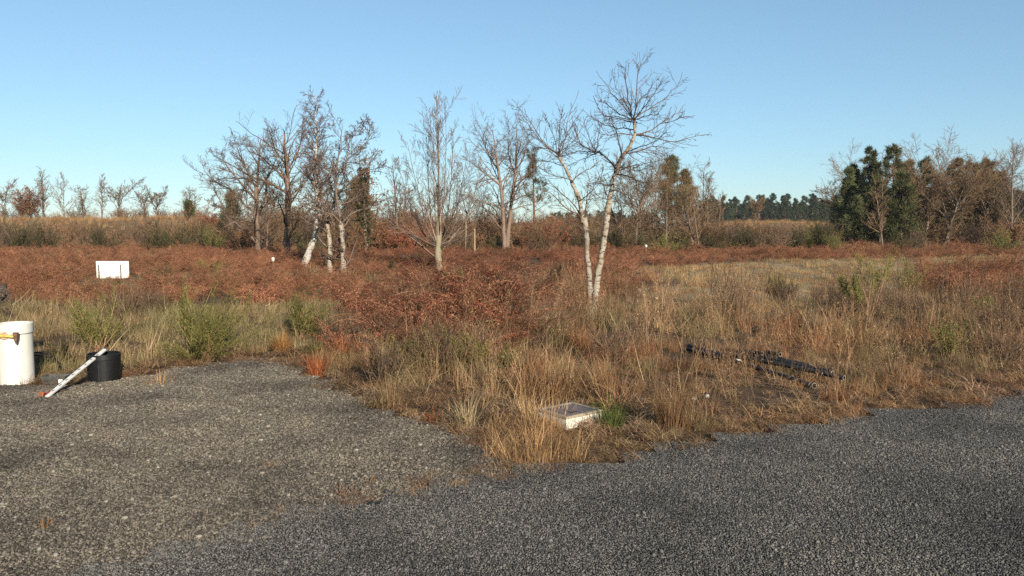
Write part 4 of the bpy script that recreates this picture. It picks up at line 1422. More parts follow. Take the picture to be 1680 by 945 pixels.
bare_tree("oak_tree", "gnarled bare tree with long limbs reaching left, leftmost of the middle group", "tree", spot(424, 422),
          [root_line([(424, 424, .13), (422, 390, .12), (421, 350, .10), (421, 310, .075), (424, 270, .05), (428, 230, .02)], YL, 16)],
          [line_px(p_, YL, 10) for p_ in (
              [(421, 350, .07), (400, 335, .055), (380, 312, .04), (355, 300, .028), (334, 280, .012)], [(421, 330, .065), (395, 300, .05, -.5), (372, 272, .03, -1), (362, 250, .012, -1.2)],
              [(421, 310, .06), (405, 280, .045, .4), (392, 250, .028, .8), (384, 228, .010, 1)], [(421, 318, .06), (440, 290, .045, -.4), (452, 262, .026, -.8), (460, 236, .010, -1)],
              [(422, 345, .05), (446, 330, .036, .5), (462, 316, .02, .9), (474, 300, .010, 1.2)], [(422, 370, .04), (404, 360, .03, .6), (384, 356, .018, 1), (360, 352, .009, 1.3)])],
          SP_GNARL, 'dark_bark', 34)
YL = 31.0
bare_tree("oak_tree", "upright bare tree with a red brown trunk, left of the leaning white birch", "tree", spot(470, 419),
          [root_line([(470, 420, .12), (470, 390, .115), (472, 350, .11), (472, 310, .10), (470, 275, .075), (468, 245, .05), (466, 212, .02)], YL, 18)],
          [line_px(p_, YL, 10) for p_ in (
              [(472, 318, .06), (456, 308, .05), (438, 298, .035), (415, 292, .022), (396, 278, .010)], [(472, 300, .055), (452, 278, .042, .5), (432, 260, .026, .8), (414, 240, .010, 1)],
              [(470, 280, .05), (486, 256, .038, .4), (494, 232, .02, .7), (498, 205, .009, 1)], [(470, 270, .045), (454, 250, .032, -.4), (446, 228, .018, -.8), (442, 212, .008, -1)],
              [(472, 335, .045), (452, 336, .033, -.5), (430, 330, .02, -.9), (408, 330, .010, -1.2)], [(472, 325, .045), (492, 308, .032, .5), (506, 292, .018, .9), (515, 272, .009, 1.1)])],
          SP_GNARL, 'red_bark', 35, 'scrub')

# --- the grey multi-stem tree in the centre
YL = 23.5
vase = []
for p_ in ([(719, 398, .060), (722, 360, .05), (721, 310, .042), (719, 260, .032), (719, 205, .018), (716, 160, .006)],
           [(717, 398, .050), (708, 365, .04, .2), (704, 320, .03, .4), (702, 265, .02, .5), (704, 205, .008, .6)],
           [(716, 400, .045), (700, 372, .036, -.2), (690, 330, .027, -.4), (678, 280, .017, -.6), (668, 232, .007, -.8)],
           [(716, 402, .045), (695, 384, .036, .2), (676, 345, .026, .4), (662, 300, .016, .7), (650, 262, .007, .9)],
           [(721, 400, .048), (732, 368, .038, .2), (738, 320, .028, .4), (742, 270, .018, .6), (744, 215, .007, .7)],
           [(722, 402, .045), (742, 378, .036, -.2), (752, 335, .026, -.5), (760, 290, .016, -.7), (768, 245, .007, -.9)],
           [(722, 402, .042), (746, 388, .034, .3), (768, 350, .024, .6), (782, 305, .014, .9), (790, 270, .006, 1.1)],
           [(719, 398, .040), (714, 350, .034, -.3), (712, 300, .026, -.5), (712, 240, .015, -.6), (711, 180, .006, -.7)],
           [(716, 404, .040), (698, 396, .034, -.4), (676, 384, .026, -.6), (655, 374, .018, -.8), (640, 350, .009, -.9)],
           [(722, 406, .042), (738, 398, .034, -.3), (754, 392, .026, -.5), (768, 388, .016, -.6)],
           [(719, 398, .040), (727, 340, .033, -.4), (730, 285, .024, -.6), (732, 225, .013, -.7), (730, 175, .006, -.8)]):
    vase.append(line_px([(*a[:2], a[2] * .64, *(a[3:])) for a in p_], YL, 13))
bare_tree("multi_stem_tree", "grey multi-stem bare tree with a vase of upright shoots, in the centre of the heath", "tree", spot(722, 452),
          [root_line([(722, 454, .125), (720, 430, .105), (719, 412, .095), (720, 392, .075), (721, 350, .055), (720, 300, .040), (719, 250, .026), (717, 205, .014), (716, 158, .006)], YL, 22)], vase,
          [dict(n=13, t0=0.12, t1=0.96, ang=34, asd=10, ln=0.32, taper=0.62, k=7, wob=0.08, up=0.07, rr=0.4, rmin=0.0055, sides=3),
           dict(n=9, t0=0.12, ang=32, ln=0.44, k=5, wob=0.1, up=0.06, rmin=0.0042),
           dict(n=6, t0=0.2, ang=30, ln=0.42, k=4, wob=0.1, up=0.04, rmin=0.0034)], 'grey_bark', 36, 'twig', 10, limb_m='dull_bark')

# --- the pair of dark trees behind, and the thin pine beside them
YL = 41.0
bare_tree("oak_tree", "dark red trunked bare tree, left one of the pair behind the centre", "tree", spot(828, 405),
          [root_line([(828, 406, .12), (826, 370, .10), (825, 340, .09), (822, 305, .075), (817, 275, .07), (812, 240, .04), (808, 212, .015)], YL, 18)],
          [line_px(p_, YL, 10) for p_ in (
              [(822, 305, .08), (806, 292, .06), (790, 280, .04), (775, 268, .024), (762, 258, .010)], [(818, 280, .06), (804, 258, .042, .5), (794, 236, .025, .8), (786, 216, .010, 1)],
              [(822, 300, .05), (836, 280, .035, .5), (838, 255, .02, .8), (836, 225, .009, 1)], [(825, 345, .045), (806, 335, .034, -.6), (786, 330, .02, -1), (768, 318, .010, -1.3)])],
          SP_GNARL, 'dark_bark', 37)
bare_tree("oak_tree", "dark bare tree leaning right, right one of the pair behind the centre", "tree", spot(833, 405),
          [root_line([(832, 406, .13), (834, 375, .11), (838, 345, .095), (842, 310, .075), (846, 280, .07), (848, 245, .04), (848, 212, .015)], YL + .4, 18)],
          [line_px(p_, YL + .4, 10) for p_ in (
              [(842, 310, .06), (858, 294, .045), (872, 280, .03), (884, 262, .012)], [(846, 285, .06), (836, 262, .04, .5), (834, 236, .022, .8), (836, 210, .009, 1)],
              [(846, 280, .05), (860, 256, .036, -.4), (864, 232, .02, -.8), (866, 212, .009, -1)], [(838, 345, .05), (858, 338, .036, .6), (876, 334, .022, 1), (896, 322, .010, 1.3)])],
          SP_GNARL, 'dark_bark', 38)


# --- generic makers for the trees farther off
def seg_line(x0, y0, z0, x1, y1, z1, k, rs, bow=0.05):
    t = np.linspace(0, 1, k)[:, None]
    a, b = np.array([x0, y0, z0]), np.array([x1, y1, z1])
    L = np.linalg.norm(b - a)
    q = a + (b - a) * t + np.cumsum(rs.randn(k, 3) * bow * L / k, 0) * t
    return q


def wild_tree(name, label, cat, loc, h, seed, style="spread", bark_m='dark_bark', twig_m='twig', r0=0.11, stems=1, leaf=None, leaf_m=None, group=None, thick=1.0):
    rs = np.random.RandomState(seed)
    tr, lb = [], []
    loc = np.asarray(loc)
    for s in range(stems):
        lean = 0.05 if stems == 1 else 0.16
        top = h * (0.97 if s == 0 else 0.8 + 0.15 * rs.rand())
        x0, y0 = (0.25 * rs.randn(2) if s else (0, 0))
        dx_, dy_ = lean * h * rs.randn(2)
        if style == "spread":                               # the trunk divides low into rising limbs
            f = 0.34 + 0.2 * rs.rand()
            q = seg_line(x0, y0, -0.1, x0 + dx_ * f, y0 + dy_ * f, top * f, 9, rs)
            tr.append((q + loc, r0 * 0.85 * (1 - 0.3 * (s > 0)) * np.linspace(1.1, 0.68, 9)))
            m = 5 if stems == 1 else 4
            for j in range(m):
                a_ = 6.283 * (j + 0.6 * rs.rand()) / m
                i_ = rs.randint(5, 9)
                rch = top * (0.18 + 0.30 * rs.rand())
                z1 = top * (1.0 if j == 0 else 0.72 + 0.25 * rs.rand())
                e = seg_line(*q[i_], q[i_, 0] + rch * math.cos(a_), q[i_, 1] + rch * math.sin(a_), z1, 11, rs, 0.10)
                lb.append((e + loc, r0 * 0.46 * np.linspace(1, 0.12, 11)))
        else:
            q = seg_line(x0, y0, -0.1, x0 + dx_, y0 + dy_, top, 16, rs)
            tr.append((q + loc, r0 * 0.85 * (1 - 0.35 * (s > 0)) * (1 - np.linspace(0, 1, 16)) ** 0.9 + 0.006))
    a = thick
    if style == "spread":
        spec = [dict(n=14, t0=0.2, t1=0.99, ang=45, ln=0.42, taper=0.4, k=7, wob=0.15, up=0.05, rr=0.5, rmin=0.010 * a, sides=4),
                dict(n=8, t0=0.12, ang=44, ln=0.46, k=5, wob=0.17, up=0.05, rmin=0.007 * a), dict(n=6, t0=0.15, ang=44, ln=0.46, k=4, wob=0.2, up=0.04, rmin=0.0055 * a)]
    elif style == "birch":
        spec = [dict(n=30, t0=0.2, t1=0.99, ang=40, ln=0.32, taper=0.7, k=7, wob=0.08, up=0.05, rr=0.42, rmin=0.010 * a, sides=3),
                dict(n=7, t0=0.2, ang=36, ln=0.42, k=5, wob=0.12, up=0.03, rmin=0.007 * a), dict(n=5, t0=0.2, ang=36, ln=0.42, k=4, wob=0.12, up=0.0, rmin=0.005 * a)]
    else:                                                   # thicket
        spec = [dict(n=14, t0=0.08, t1=0.98, ang=42, ln=0.50, taper=0.5, k=6, wob=0.16, up=0.08, rr=0.5, rmin=0.010 * a, sides=3),
                dict(n=8, t0=0.15, ang=42, ln=0.48, k=5, wob=0.18, up=0.05, rmin=0.007 * a), dict(n=6, t0=0.2, ang=42, ln=0.45, k=4, wob=0.18, up=0.03, rmin=0.0055 * a)]
    return bare_tree(name, label, cat, loc, tr, lb, spec, bark_m, seed, twig_m, 6, leaf, leaf_m, group=group)


def pine_mb(h, seed, crown0=0.3, spread=0.30, nb=46, tuft_n=14, tl=0.24, top=1.0):
    """straight stem, whorls of up-curved boughs, needle tufts along their outer halves"""
    rs = np.random.RandomState(seed)
    tm, bm, fm = MB(), MB(), MB()
    q = seg_line(0, 0, -0.1, 0.03 * h * rs.randn(), 0.03 * h * rs.randn(), h, 14, rs, 0.03)
    t = np.linspace(0, 1, 14)
    R = 0.016 * h * (1 - t) ** 0.9 + 0.008
    tubes(tm, q, R, 7, cap=True)
    B, BR = spawn(q[None], R[None], nb, rs, crown0, 0.995, 64, 10, spread, 0.25, 0.86, 7, 0.10, 0.10, 0.4, 0.010)
    tubes(bm, B, BR, 3)
    C, CR = spawn(B, BR, 5, rs, 0.3, 1.0, 42, 12, 0.45, 0.3, 0.4, 4, 0.12, 0.12, 0.6, 0.006)
    tubes(bm, C, CR, 3)
    ends = np.concatenate([B[:, -1], B[:, -2], C[:, -1], C[:, 2], q[-1:]])
    dirs = np.concatenate([B[:, -1] - B[:, -2], B[:, -2] - B[:, -3], C[:, -1] - C[:, -2], C[:, 2] - C[:, 1], q[-1:] - q[-2:-1]])
    dirs = norm(norm(dirs) + np.array([0, 0, 0.5]))
    n = len(ends)
    c = np.repeat(ends, tuft_n, 0) + 0.03 * rs.randn(n * tuft_n, 3)
    d = np.repeat(dirs, tuft_n, 0) + 0.6 * rs.randn(n * tuft_n, 3)
    leaves(fm, c, d, rs.randn(n * tuft_n, 3), tl * (0.6 + 0.7 * rs.rand(n * tuft_n)), tl * 0.095, 0.05)
    return tm, bm, fm


def pine(name, label, loc, h, seed, mat='pine', group=None, **kw):
    tm, bm, fm = pine_mb(h, seed, **kw)
    r = thing(name, label, "pine tree", loc, group)
    part("trunk", tm, MAT['pine_bark'], r, True, off=(0, 0, 0))
    part("branches", bm, MAT['pine_bark'], r, off=(0, 0, 0))
    part("crown", fm, MAT[mat], r, off=(0, 0, 0))
    return r


def hpx(top, loc):
    """height of something whose top is seen at that row, standing at loc"""
    return P(840, top, loc[1])[2] - loc[2]


a = stand(877, 47)
pine("pine_tree", "thin young pine with a loose crown, right of the dark bare pair", a, hpx(248, a), 41, 'pine', crown0=0.38, spread=0.24, nb=26, tuft_n=9)
a = stand(600, 37)
wild_tree("ivy_tree", "dark ivy covered tree stump-topped among bare trees, behind the two pale birch stems", "tree", a, hpx(268, a), 42, "thicket", 'dark_bark', 'scrub', 0.15, 1, (0.5, 0.10), 'oak_leaf')
ivy_tree = [o for o in COL.objects if o.get("label", "").startswith("dark ivy")][0]
ivy_tree["label"] = "dark ivy covered tree with rusty leaves, behind the two pale birch stems"
rs = np.random.RandomState(43)
n = 1700
zz = rs.rand(n) ** 0.8 * hpx(275, a)
ph = rs.rand(n) * 6.283
rr_ = (0.10 + 0.15 * vnoise(zz * 3 + 20, ph, 0.8, 3)) * (0.5 + 0.6 * rs.rand(n))
im = MB()
leaves(im, np.stack([a[0] + rr_ * np.cos(ph), a[1] + rr_ * np.sin(ph), a[2] + zz], -1), norm(np.stack([np.cos(ph), np.sin(ph), -0.6 + 0.5 * rs.randn(n)], -1)), rs.randn(n, 3), 0.11, 0.085, 0.08)
part("ivy", im, MAT['ivy'], ivy_tree)

for i, (px, Y, top, style, bm_, tm_, st_, lab) in enumerate((
        (13, 68, 298, "spread", 'dull_bark', 'scrub', 1, "small bare tree at the very left edge of the bank's skyline"),
        (78, 66, 280, "birch", 'dull_bark', 'scrub', 2, "tallest pale bare tree on the left bank, beside the dense brown bush"),
        (110, 67, 290, "thicket", 'dark_bark', 'scrub', 1, "bare tree with a crooked stem right of the tallest on the left bank"),
        (143, 70, 308, "thicket", 'dark_bark', 'scrub', 2, "low bare bush tree between the crooked tree and the airy one"),
        (172, 66, 285, "birch", 'dull_bark', 'scrub', 1, "airy bare tree on the bank, left of the round-crowned one"),
        (200, 66, 292, "spread", 'dull_bark', 'scrub', 1, "round-crowned bare tree standing on the middle of the bank"),
        (245, 66, 310, "thicket", 'dark_bark', 'scrub', 2, "low twiggy tree on the bank right of the round-crowned one"),
        (263, 68, 308, "spread", 'dark_bark', 'scrub', 1, "small bare tree nearest to the right of the low twiggy one"),
        (310, 62, 314, "thicket", 'dark_bark', 'scrub', 3, "low many-stemmed tree where the bank slopes down"),
        (1045, 46, 258, "spread", 'dark_bark', 'scrub', 2, "bare dark tree directly right of the twin birch's trunks"),
        (1068, 50, 272, "thicket", 'dark_bark', 'scrub', 3, "dense brown twiggy tree right of the twin birch"),
        (1022, 49, 285, "thicket", 'dark_bark', 'scrub', 2, "brown twiggy tree right behind the twin birch"),
        (1092, 44, 300, "birch", 'dull_bark', 'scrub', 1, "slim pale stemmed tree in front of the brown thicket right of the twin birch"),
        (1112, 52, 285, "thicket", 'dark_bark', 'scrub', 3, "dense twiggy tree under the dark pine top right of the twin birch"),
        (1150, 48, 266, "birch", 'dull_bark', 'scrub', 3, "feathery bare tree ending the thicket right of the twin birch"),
        (1140, 46, 300, "thicket", 'dark_bark', 'scrub', 3, "low brown twiggy tree at the foot of the feathery bare one"),
        (1516, 47, 232, "spread", 'dull_bark', 'scrub', 2, "tallest bare tree rising above the pines on the right"),
        (1543, 45, 262, "spread", 'dull_bark', 'scrub', 2, "bare tree with a pale leaning trunk in the right grove"),
        (1580, 50, 238, "birch", 'dark_bark', 'scrub', 2, "feathery bare tree top between the brown pines of the right grove"),
        (1610, 48, 250, "spread", 'dark_bark', 'scrub', 2, "bare tree near the right end of the right grove"),
        (1412, 57, 262, "thicket", 'dull_bark', 'scrub', 3, "pale twiggy tree at the left end of the right grove"),
        (1375, 57, 285, "spread", 'dark_bark', 'scrub', 1, "small bare tree sticking out of the right grove's left end"),
        (1446, 45, 290, "birch", 'dull_bark', 'scrub', 2, "small bare tree standing in front of the green pines of the right grove"),
        (1655, 44, 240, "birch", 'dull_bark', 'twig', 1, "lone slender bare tree right of the grove, near the right edge"),
        (1690, 46, 262, "spread", 'dull_bark', 'twig', 1, "bare tree half cut off by the right edge"),
        (1172, 60, 318, "birch", 'dull_bark', 'scrub', 1, "thin small tree before the far pines, right of the feathery one"),
        (1240, 84, 322, "spread", 'dull_bark', 'scrub', 2, "small pale bare tree on the tan mound before the far pines"),
        (640, 44, 300, "thicket", 'dark_bark', 'scrub', 2, "brown twiggy tree between the ivy tree and the grey multi-stem tree"),
        (655, 40, 262, "birch", 'dull_bark', 'twig', 1, "slim bare tree just left of the grey multi-stem tree"),
        (785, 45, 300, "thicket", 'dark_bark', 'scrub', 2, "twiggy tree between the multi-stem tree and the dark pair"),
        (385, 44, 290, "spread", 'dark_bark', 'scrub', 1, "small bare tree behind the long-limbed one, by the little dark pine"),
        (545, 40, 270, "thicket", 'dark_bark', 'scrub', 3, "twiggy thicket tree behind the white leaning birch"),
        (440, 42, 300, "thicket", 'dark_bark', 'scrub', 2, "low twiggy tree behind the red brown trunk"))):
    a = stand(px, Y)
    wild_tree("bare_tree", lab, "tree", a, hpx(top, a), 300 + i, style, bm_, tm_, 0.035 + 0.011 * (hpx(top, a)), st_, thick=1.25 if Y > 55 else 1.1)

for i, (px, Y, top, mat, c0, sp_, lab) in enumerate((
        (1102, 53, 264, 'pine', 0.25, 0.26, "dark pointed pine behind the thicket right of the twin birch"),
        (1125, 55, 284, 'brown_pine', 0.2, 0.28, "brownish pine beside the pointed pine right of the twin birch"),
        (1385, 49, 283, 'pine', 0.04, 0.24, "dark green pine at the left end of the right grove"),
        (1419, 51, 247, 'pine', 0.04, 0.18, "slim dark pine with a rounded leader, second from the grove's left end"),
        (1441, 50, 273, 'pine', 0.04, 0.20, "dark pine between the slim one and the tallest of the grove"),
        (1464, 50, 244, 'pine', 0.04, 0.24, "tallest green pine of the right grove"),
        (1485, 52, 269, 'brown_pine', 0.1, 0.30, "olive pine right of the tallest green one"),
        (1510, 54, 267, 'pine', 0.12, 0.28, "pine behind the tallest bare tree of the right grove"),
        (1552, 52, 265, 'brown_pine', 0.1, 0.32, "broad browned pine in the middle of the right grove"),
        (1585, 53, 273, 'brown_pine', 0.1, 0.32, "browned pine right of the broad browned one"),
        (1610, 53, 267, 'brown_pine', 0.1, 0.32, "pointed browned pine near the grove's right end"),
        (1628, 54, 287, 'brown_pine', 0.1, 0.32, "last browned pine at the grove's right end"),
        (1530, 50, 301, 'brown_pine', 0.05, 0.36, "low olive pine filling the middle of the right grove"),
        (1402, 52, 277, 'pine', 0.04, 0.25, "dark pine peeping out behind the grove's left end"),
        (1430, 47, 295, 'pine', 0.04, 0.29, "mid green pine below the slim leader in the right grove"),
        (1474, 46, 291, 'pine', 0.04, 0.31, "bushy green pine under the tallest pine of the grove"),
        (1498, 49, 297, 'brown_pine', 0.04, 0.36, "bushy olive pine left of the tallest bare tree's trunk"),
        (1570, 49, 301, 'brown_pine', 0.04, 0.36, "bushy browned pine behind the pale leaning trunk"),
        (1600, 49, 295, 'brown_pine', 0.04, 0.36, "bushy browned pine near the grove's right end"),
        (1395, 47, 329, 'pine', 0.02, 0.36, "young dark pine bush at the left foot of the right grove"),
        (1450, 46, 333, 'pine', 0.02, 0.38, "low dark green pine in front of the grove's tallest pine"),
        (380, 48, 320, 'pine', 0.15, 0.24, "little dark pine behind the long-limbed tree"),
        (315, 58, 334, 'pine', 0.15, 0.2, "tiny dark pine on the bank beside the red leaved bush"),
        (590, 46, 300, 'brown_pine', 0.2, 0.34, "olive brown pine behind the birch group"))):
    a = stand(px, Y)
    pine("pine_tree", lab, a, hpx(top, a), 400 + i, mat, crown0=c0, spread=sp_, nb=62, tuft_n=13, tl=0.31)

# far pine wood: every tree a copy of one of five
far = [pine("far_pine", "dark pine in the far wood behind the heath", (0, 0, -400 - i), 8.5, 500 + i, 'far_pine', "pines of the far wood", crown0=0.05, spread=0.20 + 0.02 * i, nb=52, tuft_n=9, tl=0.55) for i in range(5)]
rs = np.random.RandomState(55)
spots = []
for px in np.arange(1150, 1380, 3.4):
    spots.append((px + rs.randn() * 2, 185 + 50 * rs.rand(), 338 - 17 * rs.rand() ** 1.5 - 5 * sstep(1250, 1370, px)))
for px in np.arange(900, 1075, 4.2):
    spots.append((px + rs.randn() * 2, 200 + 50 * rs.rand(), 358 - 13 * rs.rand()))
for px in np.arange(1640, 1800, 6):
    spots.append((px + rs.randn() * 2, 120 + 25 * rs.rand(), 324 - 16 * rs.rand()))
for i, (px, Y, top) in enumerate(spots):
    a = stand(px, Y)
    s_ = hpx(top, a) / 8.5
    if i < 5:
        o = far[i]
        o.location, o.rotation_euler, o.scale = a, (0, 0, rs.rand() * 6.28), (s_, s_, s_)
    else:
        dup(far[i % 5], a, rs.rand() * 6.28, (max(s_, .7) * (0.85 + 0.5 * rs.rand()), max(s_, .7) * (0.85 + 0.5 * rs.rand()), s_))

# ------------------------------------------------------------------ scrub at the back of the heath
def scrub_mb(seed, h=1.6, Wd=1.3, n=26):
    rs = np.random.RandomState(seed)
    mb = MB()
    phi = rs.rand(n) * 6.283
    th = (Wd / h) * 0.75 * np.sqrt(rs.rand(n))
    d = np.stack([np.sin(th) * np.cos(phi), np.sin(th) * np.sin(phi), np.cos(th)], -1)
    L = h * (0.65 + 0.45 * rs.rand(n))
    k = 6
    Pn = np.zeros((n, k, 3))
    p = np.stack([0.3 * Wd * rs.randn(n), 0.3 * Wd * rs.randn(n), np.full(n, -0.05)], -1)
    for s in range(k):
        Pn[:, s] = p
        d = norm(d + 0.12 * rs.randn(n, 3))
        p = p + d * (L / (k - 1))[:, None]
    R_ = np.repeat(np.linspace(0.015, 0.006, k)[None], n, 0)
    tubes(mb, Pn, R_, 3)
    C, CR = spawn(Pn, R_, 8, rs, 0.15, 1, 38, 12, 0.42, 0.3, 0.4, 5, 0.14, 0.05, 0.6, 0.006)
    tubes(mb, C, CR, 3)
    D, DR = spawn(C, CR, 6, rs, 0.15, 1, 38, 12, 0.42, 0.3, 0.4, 4, 0.14, 0.03, 0.6, 0.005)
    tubes(mb, D, DR, 3)
    return mb, D


def leafy_bush(name, label, loc, seed, h, Wd, leaf_m, frac=0.8, sz=0.07, twig_m='scrub', group=None, n=26):
    mb, D = scrub_mb(seed, h, Wd, n)
    r = thing(name, label, "bush", loc, group)
    part("stems", mb, MAT[twig_m], r, off=(0, 0, 0))
    if leaf_m:
        rs = np.random.RandomState(seed + 1)
        m = rs.rand(len(D)) < frac
        c = np.concatenate([D[m][:, -1], D[m][:, 1], D[m][:, 2]])
        lm = MB()
        leaves(lm, c, norm(rs.randn(len(c), 3) + np.array([0, 0, 0.2])), rs.randn(len(c), 3), sz * (0.6 + 0.8 * rs.rand(len(c))), sz * 0.5, 0.1)
        part("foliage", lm, MAT[leaf_m], r, off=(0, 0, 0))
    return r


for i, (px, Y, top, wd, lm, fr, sz, lab) in enumerate((
        (345, 50, 348, 1.3, 'red_leaf', 0.9, 0.10, "round bush with red withered leaves on the slope of the bank"),
        (52, 64, 312, 1.0, 'oak_leaf', 0.9, 0.11, "dense brown bush beside the tallest tree of the left bank"),
        (690, 42, 345, 1.2, 'red_leaf', 0.6, 0.09, "russet leaved bush left behind the grey multi-stem tree"),
        (640, 40, 360, 1.3, 'oak_leaf', 0.7, 0.09, "brown leaved oak bush behind the birch group"),
        (668, 38, 372, 1.2, 'red_leaf', 0.7, 0.09, "low rusty oak bush at the foot of the scrub, left of the multi-stem tree"),
        (872, 44, 348, 2.6, 'oak_leaf', 0.35, 0.08, "broad domed russet bramble thicket right of the dark pair"),
        (905, 42, 362, 1.6, 'red_leaf', 0.5, 0.08, "reddish bramble right of the domed thicket"),
        (790, 43, 362, 1.6, 'oak_leaf', 0.4, 0.08, "brown bush left of the dark pair's feet"),
        (760, 42, 372, 1.3, None, 0, 0.08, "grey twiggy bush behind the multi-stem tree's right side"),
        (882, 37, 372, 1.0, None, 0, 0.08, "pale arching bare bush in front of the domed thicket"),
        (1660, 42, 362, 1.3, 'oak_leaf', 0.6, 0.09, "brown leaved bush under the lone slender tree at the right"),
        (575, 36, 285 + 95, 1.0, 'oak_leaf', 0.5, 0.08, "small brown bush behind the two birch stems"),
        (398, 42, 378, 1.2, 'oak_leaf', 0.4, 0.08, "brown bush behind the long-limbed tree's foot"))):
    a = stand(px, Y)
    leafy_bush("bush", lab, a, 600 + i, max(0.7, hpx(top, a)), wd, lm, fr, sz, n=34)

for i, (px, Y, top, wd, mat, lab) in enumerate((
        (35, 44, 366, 1.5, 'dark_broom', "dark olive broom thicket at the left end below the bank"),
        (75, 43, 372, 1.3, 'dark_broom', "dark olive broom right of the leftmost broom thicket"),
        (170, 45, 376, 1.6, 'dark_broom', "olive broom below the middle of the bank"),
        (262, 42, 372, 1.4, 'dark_broom', "darkest broom thicket below the bank, left of two"),
        (290, 42, 376, 1.2, 'dark_broom', "dark broom just right of the darkest thicket"),
        (355, 44, 380, 1.4, 'broom', "green broom below the red leaved bush"),
        (330, 46, 368, 1.2, 'dark_broom', "olive broom left below the red leaved bush"),
        (505, 38, 385, 1.3, 'dark_broom', "low green broom behind the leaning birch's foot"),
        (560, 43, 380, 1.4, 'dark_broom', "dark broom behind the paired pale birch stems"),
        (625, 44, 378, 1.5, 'dark_broom', "dark broom behind the ivy covered tree, left of the multi-stem tree"),
        (700, 44, 382, 1.4, 'dark_broom', "dark broom just left of the multi-stem tree's trunk"),
        (752, 45, 380, 1.5, 'heather', "dark brown bush just right of the multi-stem tree's trunk"),
        (815, 45, 384, 1.3, 'dark_broom', "dark broom at the feet of the dark bare pair"),
        (935, 45, 380, 1.5, 'dark_broom', "dark green broom seen left of the twin birch's trunks"),
        (975, 46, 378, 1.5, 'dark_broom', "dark broom seen between the twin birch's two trunks"),
        (1010, 41, 376, 1.3, 'dark_broom', "olive green broom right behind the twin birch's trunks"),
        (1045, 42, 376, 1.5, 'dark_broom', "olive green broom below the dark bare tree right of the twin birch"),
        (1085, 42, 380, 1.4, 'broom', "green broom below the slim pale stemmed tree"),
        (1120, 43, 378, 1.6, 'dark_broom', "dark green broom below the dense twiggy tree"),
        (1160, 43, 380, 1.5, 'dark_broom', "olive broom at the right end of the birch side thicket"),
        (1200, 44, 378, 1.6, 'dark_broom', "olive broom below the left half of the tan mound"),
        (1232, 44, 374, 1.4, 'dark_broom', "dark green rounded broom in the middle below the tan mound"),
        (1262, 44, 370, 1.4, 'heather', "dark purple brown bush below the tan mound"),
        (1300, 45, 376, 1.5, 'dark_broom', "olive broom right of the dark purple brown bush"),
        (1345, 44, 362, 0.9, 'dark_broom', "narrow dark upright bush left of the right grove"),
        (1330, 46, 380, 1.4, 'broom', "yellowish broom left of the narrow dark upright bush"),
        (1365, 43, 385, 1.2, 'broom', "yellowish broom right of the narrow dark upright bush"),
        (1480, 42, 384, 1.4, 'dark_broom', "olive broom at the foot of the right grove's tall pines"),
        (1500, 43, 378, 1.1, 'heather', "dark reddish brown bush at the foot of the right grove"),
        (1640, 43, 382, 1.3, 'broom', "green broom at the right end of the right grove"))):
    a = stand(px, Y - 3)
    st, fo = broom_mb(700 + i, max(0.6, hpx(top - 9, a)), wd * 1.1, 56, leafy=6, bare=0.08)
    r = thing("broom_thicket", lab, "bush", a)
    part("stems", st, MAT['scrub'], r, off=(0, 0, 0))
    part("foliage", fo, MAT[mat], r, off=(0, 0, 0))

base_s = [leafy_bush("scrub_bush", "brown leafless scrub bush in the belt behind the bracken", (0, 0, -500 - i), 800 + i, 1.5, 1.3, None, twig_m=('scrub', 'heather', 'twig')[i], group="scrub bushes behind the bracken", n=30) for i in range(3)]
base_s += [leafy_bush("scrub_bush", "brown leafless scrub bush in the belt behind the bracken", (0, 0, -510 - i), 810 + i, 1.3, 1.3, 'oak_leaf', 0.25, 0.07, group="scrub bushes behind the bracken", n=26) for i in range(2)]
rs = np.random.RandomState(77)
spots = []
for px in np.arange(-120, 1000, 17):
    spots.append((px + 5 * rs.randn(), 43 + 6 * rs.rand(), 0.55 + 0.85 * rs.rand() ** 1.5 + (0.15 if px > 430 else 0)))
for px in np.arange(-100, 420, 30):
    spots.append((px + 8 * rs.randn(), 49 + 3 * rs.rand(), 0.5 + 0.4 * rs.rand()))
for px in np.arange(-60, 380, 26):
    spots.append((px + 12 * rs.randn(), 62 + 9 * rs.rand(), 0.45 + 0.55 * rs.rand()))
for px in np.arange(430, 1080, 13):
    spots.append((px + 6 * rs.randn(), 54 + 22 * rs.rand(), 1.15 + 0.5 * rs.rand()))
for px in np.arange(1000, 1800, 19):
    spots.append((px + 6 * rs.randn(), 46 + 7 * rs.rand(), 0.75 + 0.5 * rs.rand()))
for i, (px, Y, s_) in enumerate(spots):
    a = stand(px, Y)
    sc_ = (s_ * 1.1, s_ * 1.1, s_)
    if i < 5:
        o = base_s[i]
        o.location, o.rotation_euler, o.scale = a, (0, 0, rs.rand() * 6.28), sc_
    else:
        dup(base_s[i % 5], a, rs.rand() * 6.28, sc_)

# grass and small growth on the banks
bk1 = gpoly([(-400, 408), (360, 408), (420, 400), (420, 396.5), (-400, 396.5)])
x0, y0 = rnd_pts(np.array([[-52., 44], [-8, 44], [-8, 66], [-60, 66]]), 7.0, 131)
x1, y1 = rnd_pts(np.array([[17., 68], [40, 68], [40, 92], [17, 92]]), 5.0, 132)
x2, y2 = rnd_pts(np.array([[-12., 40], [44, 40], [48, 60], [-12, 60]]), 5.0, 133)
bx, by = cat2((x0, y0), (x1, y1), (x2, y2))
plants("bank_grass", "tan dry grass covering the sand banks at the back of the heath", "grass", TG, 7, bx, by, 134, 1.15, 0.3, 0.15)

# ------------------------------------------------------------------ made things
UP = np.array([0, 0, 1.0])


def axes(d, up=UP):
    x = norm(np.asarray(d, float))
    y = norm(np.cross(up, x))
    return np.array([x, y, np.cross(x, y)])


